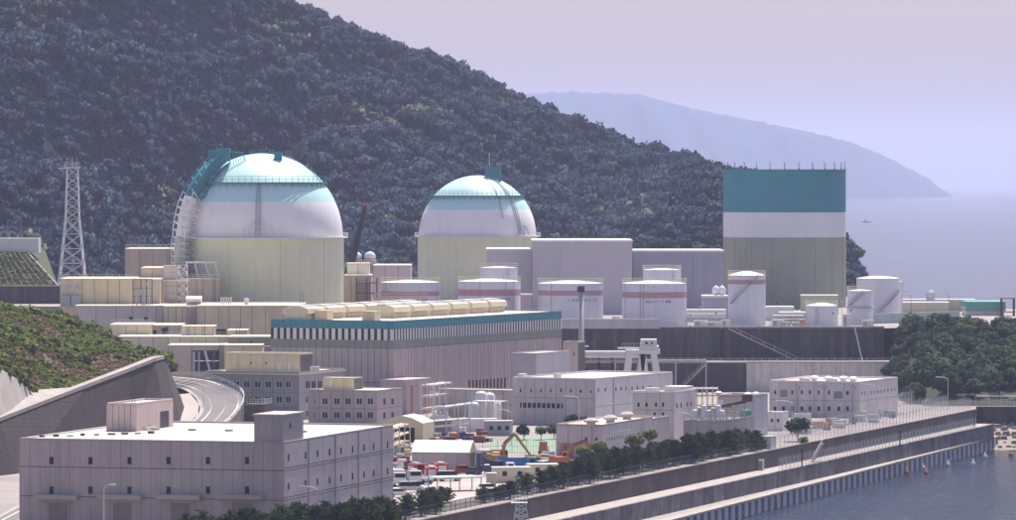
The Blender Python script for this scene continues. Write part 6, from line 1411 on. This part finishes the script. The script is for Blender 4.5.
for x,y,r_,lbl in ((249,408,2.2,'green bush beside the railed platform at the road bend'),(256,407,1.9,'second green bush before the grey office')): round_tree('round_bush', pt(x,408,1080), r_, 1.0, BD, int(x), lbl, None, 'bush')
# knoll with broadleaf trees on the right
def knoll_z(X, Y):
    t = max(0,min(1,(Y-1160)/(1275-1160))); e = max(0,min(1,(X-94)/5)); return 9-.6+15.5*t**.8*e+ .6*noise.noise(Vector((X*.1,Y*.1,0)))
mb = MB(); kx = np.linspace(90,232,48); ky = np.linspace(1158,1300,40)
for y in ky:
    for x in kx: mb.v.append((x,y,knoll_z(x,y)))
for j in range(39):
    for i in range(47): a = j*48+i; mb.f.append((a,a+1,a+49,a+48))
struct(mb.build('knoll', mat('knoll_soil',(.03,.035,.02),var=.4,rough=1), smooth=True))
KC = [leaf_cloud(1500,1.,.13,80+k,squash=.85,lobes=12,spread=.62,lobe_r=.42,m=broad_l,core=False) for k in range(6)]
i = 0
for Y_ in np.arange(1172,1292,7.5):
    for X_ in np.arange(97,152,5.8):
        x = X_+rr.uniform(-2,2); y = Y_+rr.uniform(-2.5,2.5); px = CX+x*F/y; z = knoll_z(x,y)
        if px < 893+ (6 if y<1230 else 0) or px > 1060 or rr.random() < .02: continue
        r_ = rr.uniform(3.0,4.6); topz = z+2.3+r_*.9; lim = H-(interp([(880,326),(905,322),(935,314),(945,310),(960,314),(985,325),(1016,340),(1080,350)],px)-Y0)*y/F
        dz = min(0, lim-topz)
        row = 'upper' if y > 1250 else ('middle' if y > 1205 else 'lower'); sd = 'left' if px < 940 else 'right'
        t = thing('broadleaf_tree', f'dark broadleaf tree on the {row} {sd} part of the knoll', 'tree', (x,y,z), rr.uniform(0,6), f'{row} {sd} knoll trees')
        o = link('trunk', BT, None, t); hz = max(.6,2.3+dz); o.scale=(2,2,hz/1.6); c = link('crown', KC[rr.randrange(6)], None, t, (0,0,hz)); c.scale=(r_,r_,r_*rr.uniform(.8,1.05))
for i,(x,y,r_) in enumerate(((98.5,1238,3.2),(97.6,1249,3.0),(99.5,1259,3.2),(98,1228,2.8))):
    round_tree('broadleaf_tree', (x,y,knoll_z(x,y)-1.), r_, 1.8, KC, i, f'dark broadleaf tree against the right end of the terrace walls, {["second","third","farthest","nearest"][i]} along them', 'trees at the terrace wall end')
# ================================================================ WATER THINGS
for i,(x,y,m_) in enumerate(((926,474,orange),(923,469,whitep),(973,465,whitep),(985,458,whitep),(907,474,orange),(948,466,whitep),(1011,456,orange))):
    o = MB().lathe([(0,-.3),(.45,-.1),(.55,.25),(.3,.7),(.12,.8),(.12,1.3),(0,1.3)],12).build('buoy', m_, smooth=True); o.location = gp(x,y,0)
    tag(o, f'{"orange" if m_==orange else "white"} buoy {["right of the piles","nearest the piles","below the right end of the quay","right of the white cluster","left of the others","in the middle of the water","at the right edge"][i]}','buoy','harbour buoys')
g = gp(866,222.5,0); t = thing('fishing_boat','tiny fishing boat far out on the sea','boat',g,R(20)); MB().add([(-6,-1.6,0),(4,-1.6,0),(7,0,.2),(4,1.6,0),(-6,1.6,0),(-6,-1.8,1.6),(4,-1.9,1.8),(8,0,2.4),(4,1.9,1.8),(-6,1.8,1.6)],[(0,1,6,5),(1,2,7,6),(2,3,8,7),(3,4,9,8),(4,0,5,9),(5,6,7,8,9)]).build('hull', whitep, t); MB().box(-3,1,-1.1,1.1,1.6,4).build('wheelhouse', whitep, t); MB().tube((-1,0,4),(-1,0,8),.12,5).build('mast', dark, t)

# ================================================================ HAZE
hz = MB().box(-8300,8300,-400,40500,-1.2,420).build('haze', None)
hm = bpy.data.materials.new('haze_air'); hm.use_nodes = True; N, L = hm.node_tree.nodes, hm.node_tree.links; N.remove(N['Principled BSDF'])
pv = N.new('ShaderNodeVolumePrincipled'); pv.inputs['Color'].default_value = (.66,.70,1.0,1); pv.inputs['Density'].default_value = 5.8e-5; pv.inputs['Anisotropy'].default_value = .25
L.new(pv.outputs[0], N['Material Output'].inputs['Volume']); hz.data.materials.append(hm); hz['kind'] = 'stuff'; tag(hz,'pale blue haze in the air over sea and hill','haze')
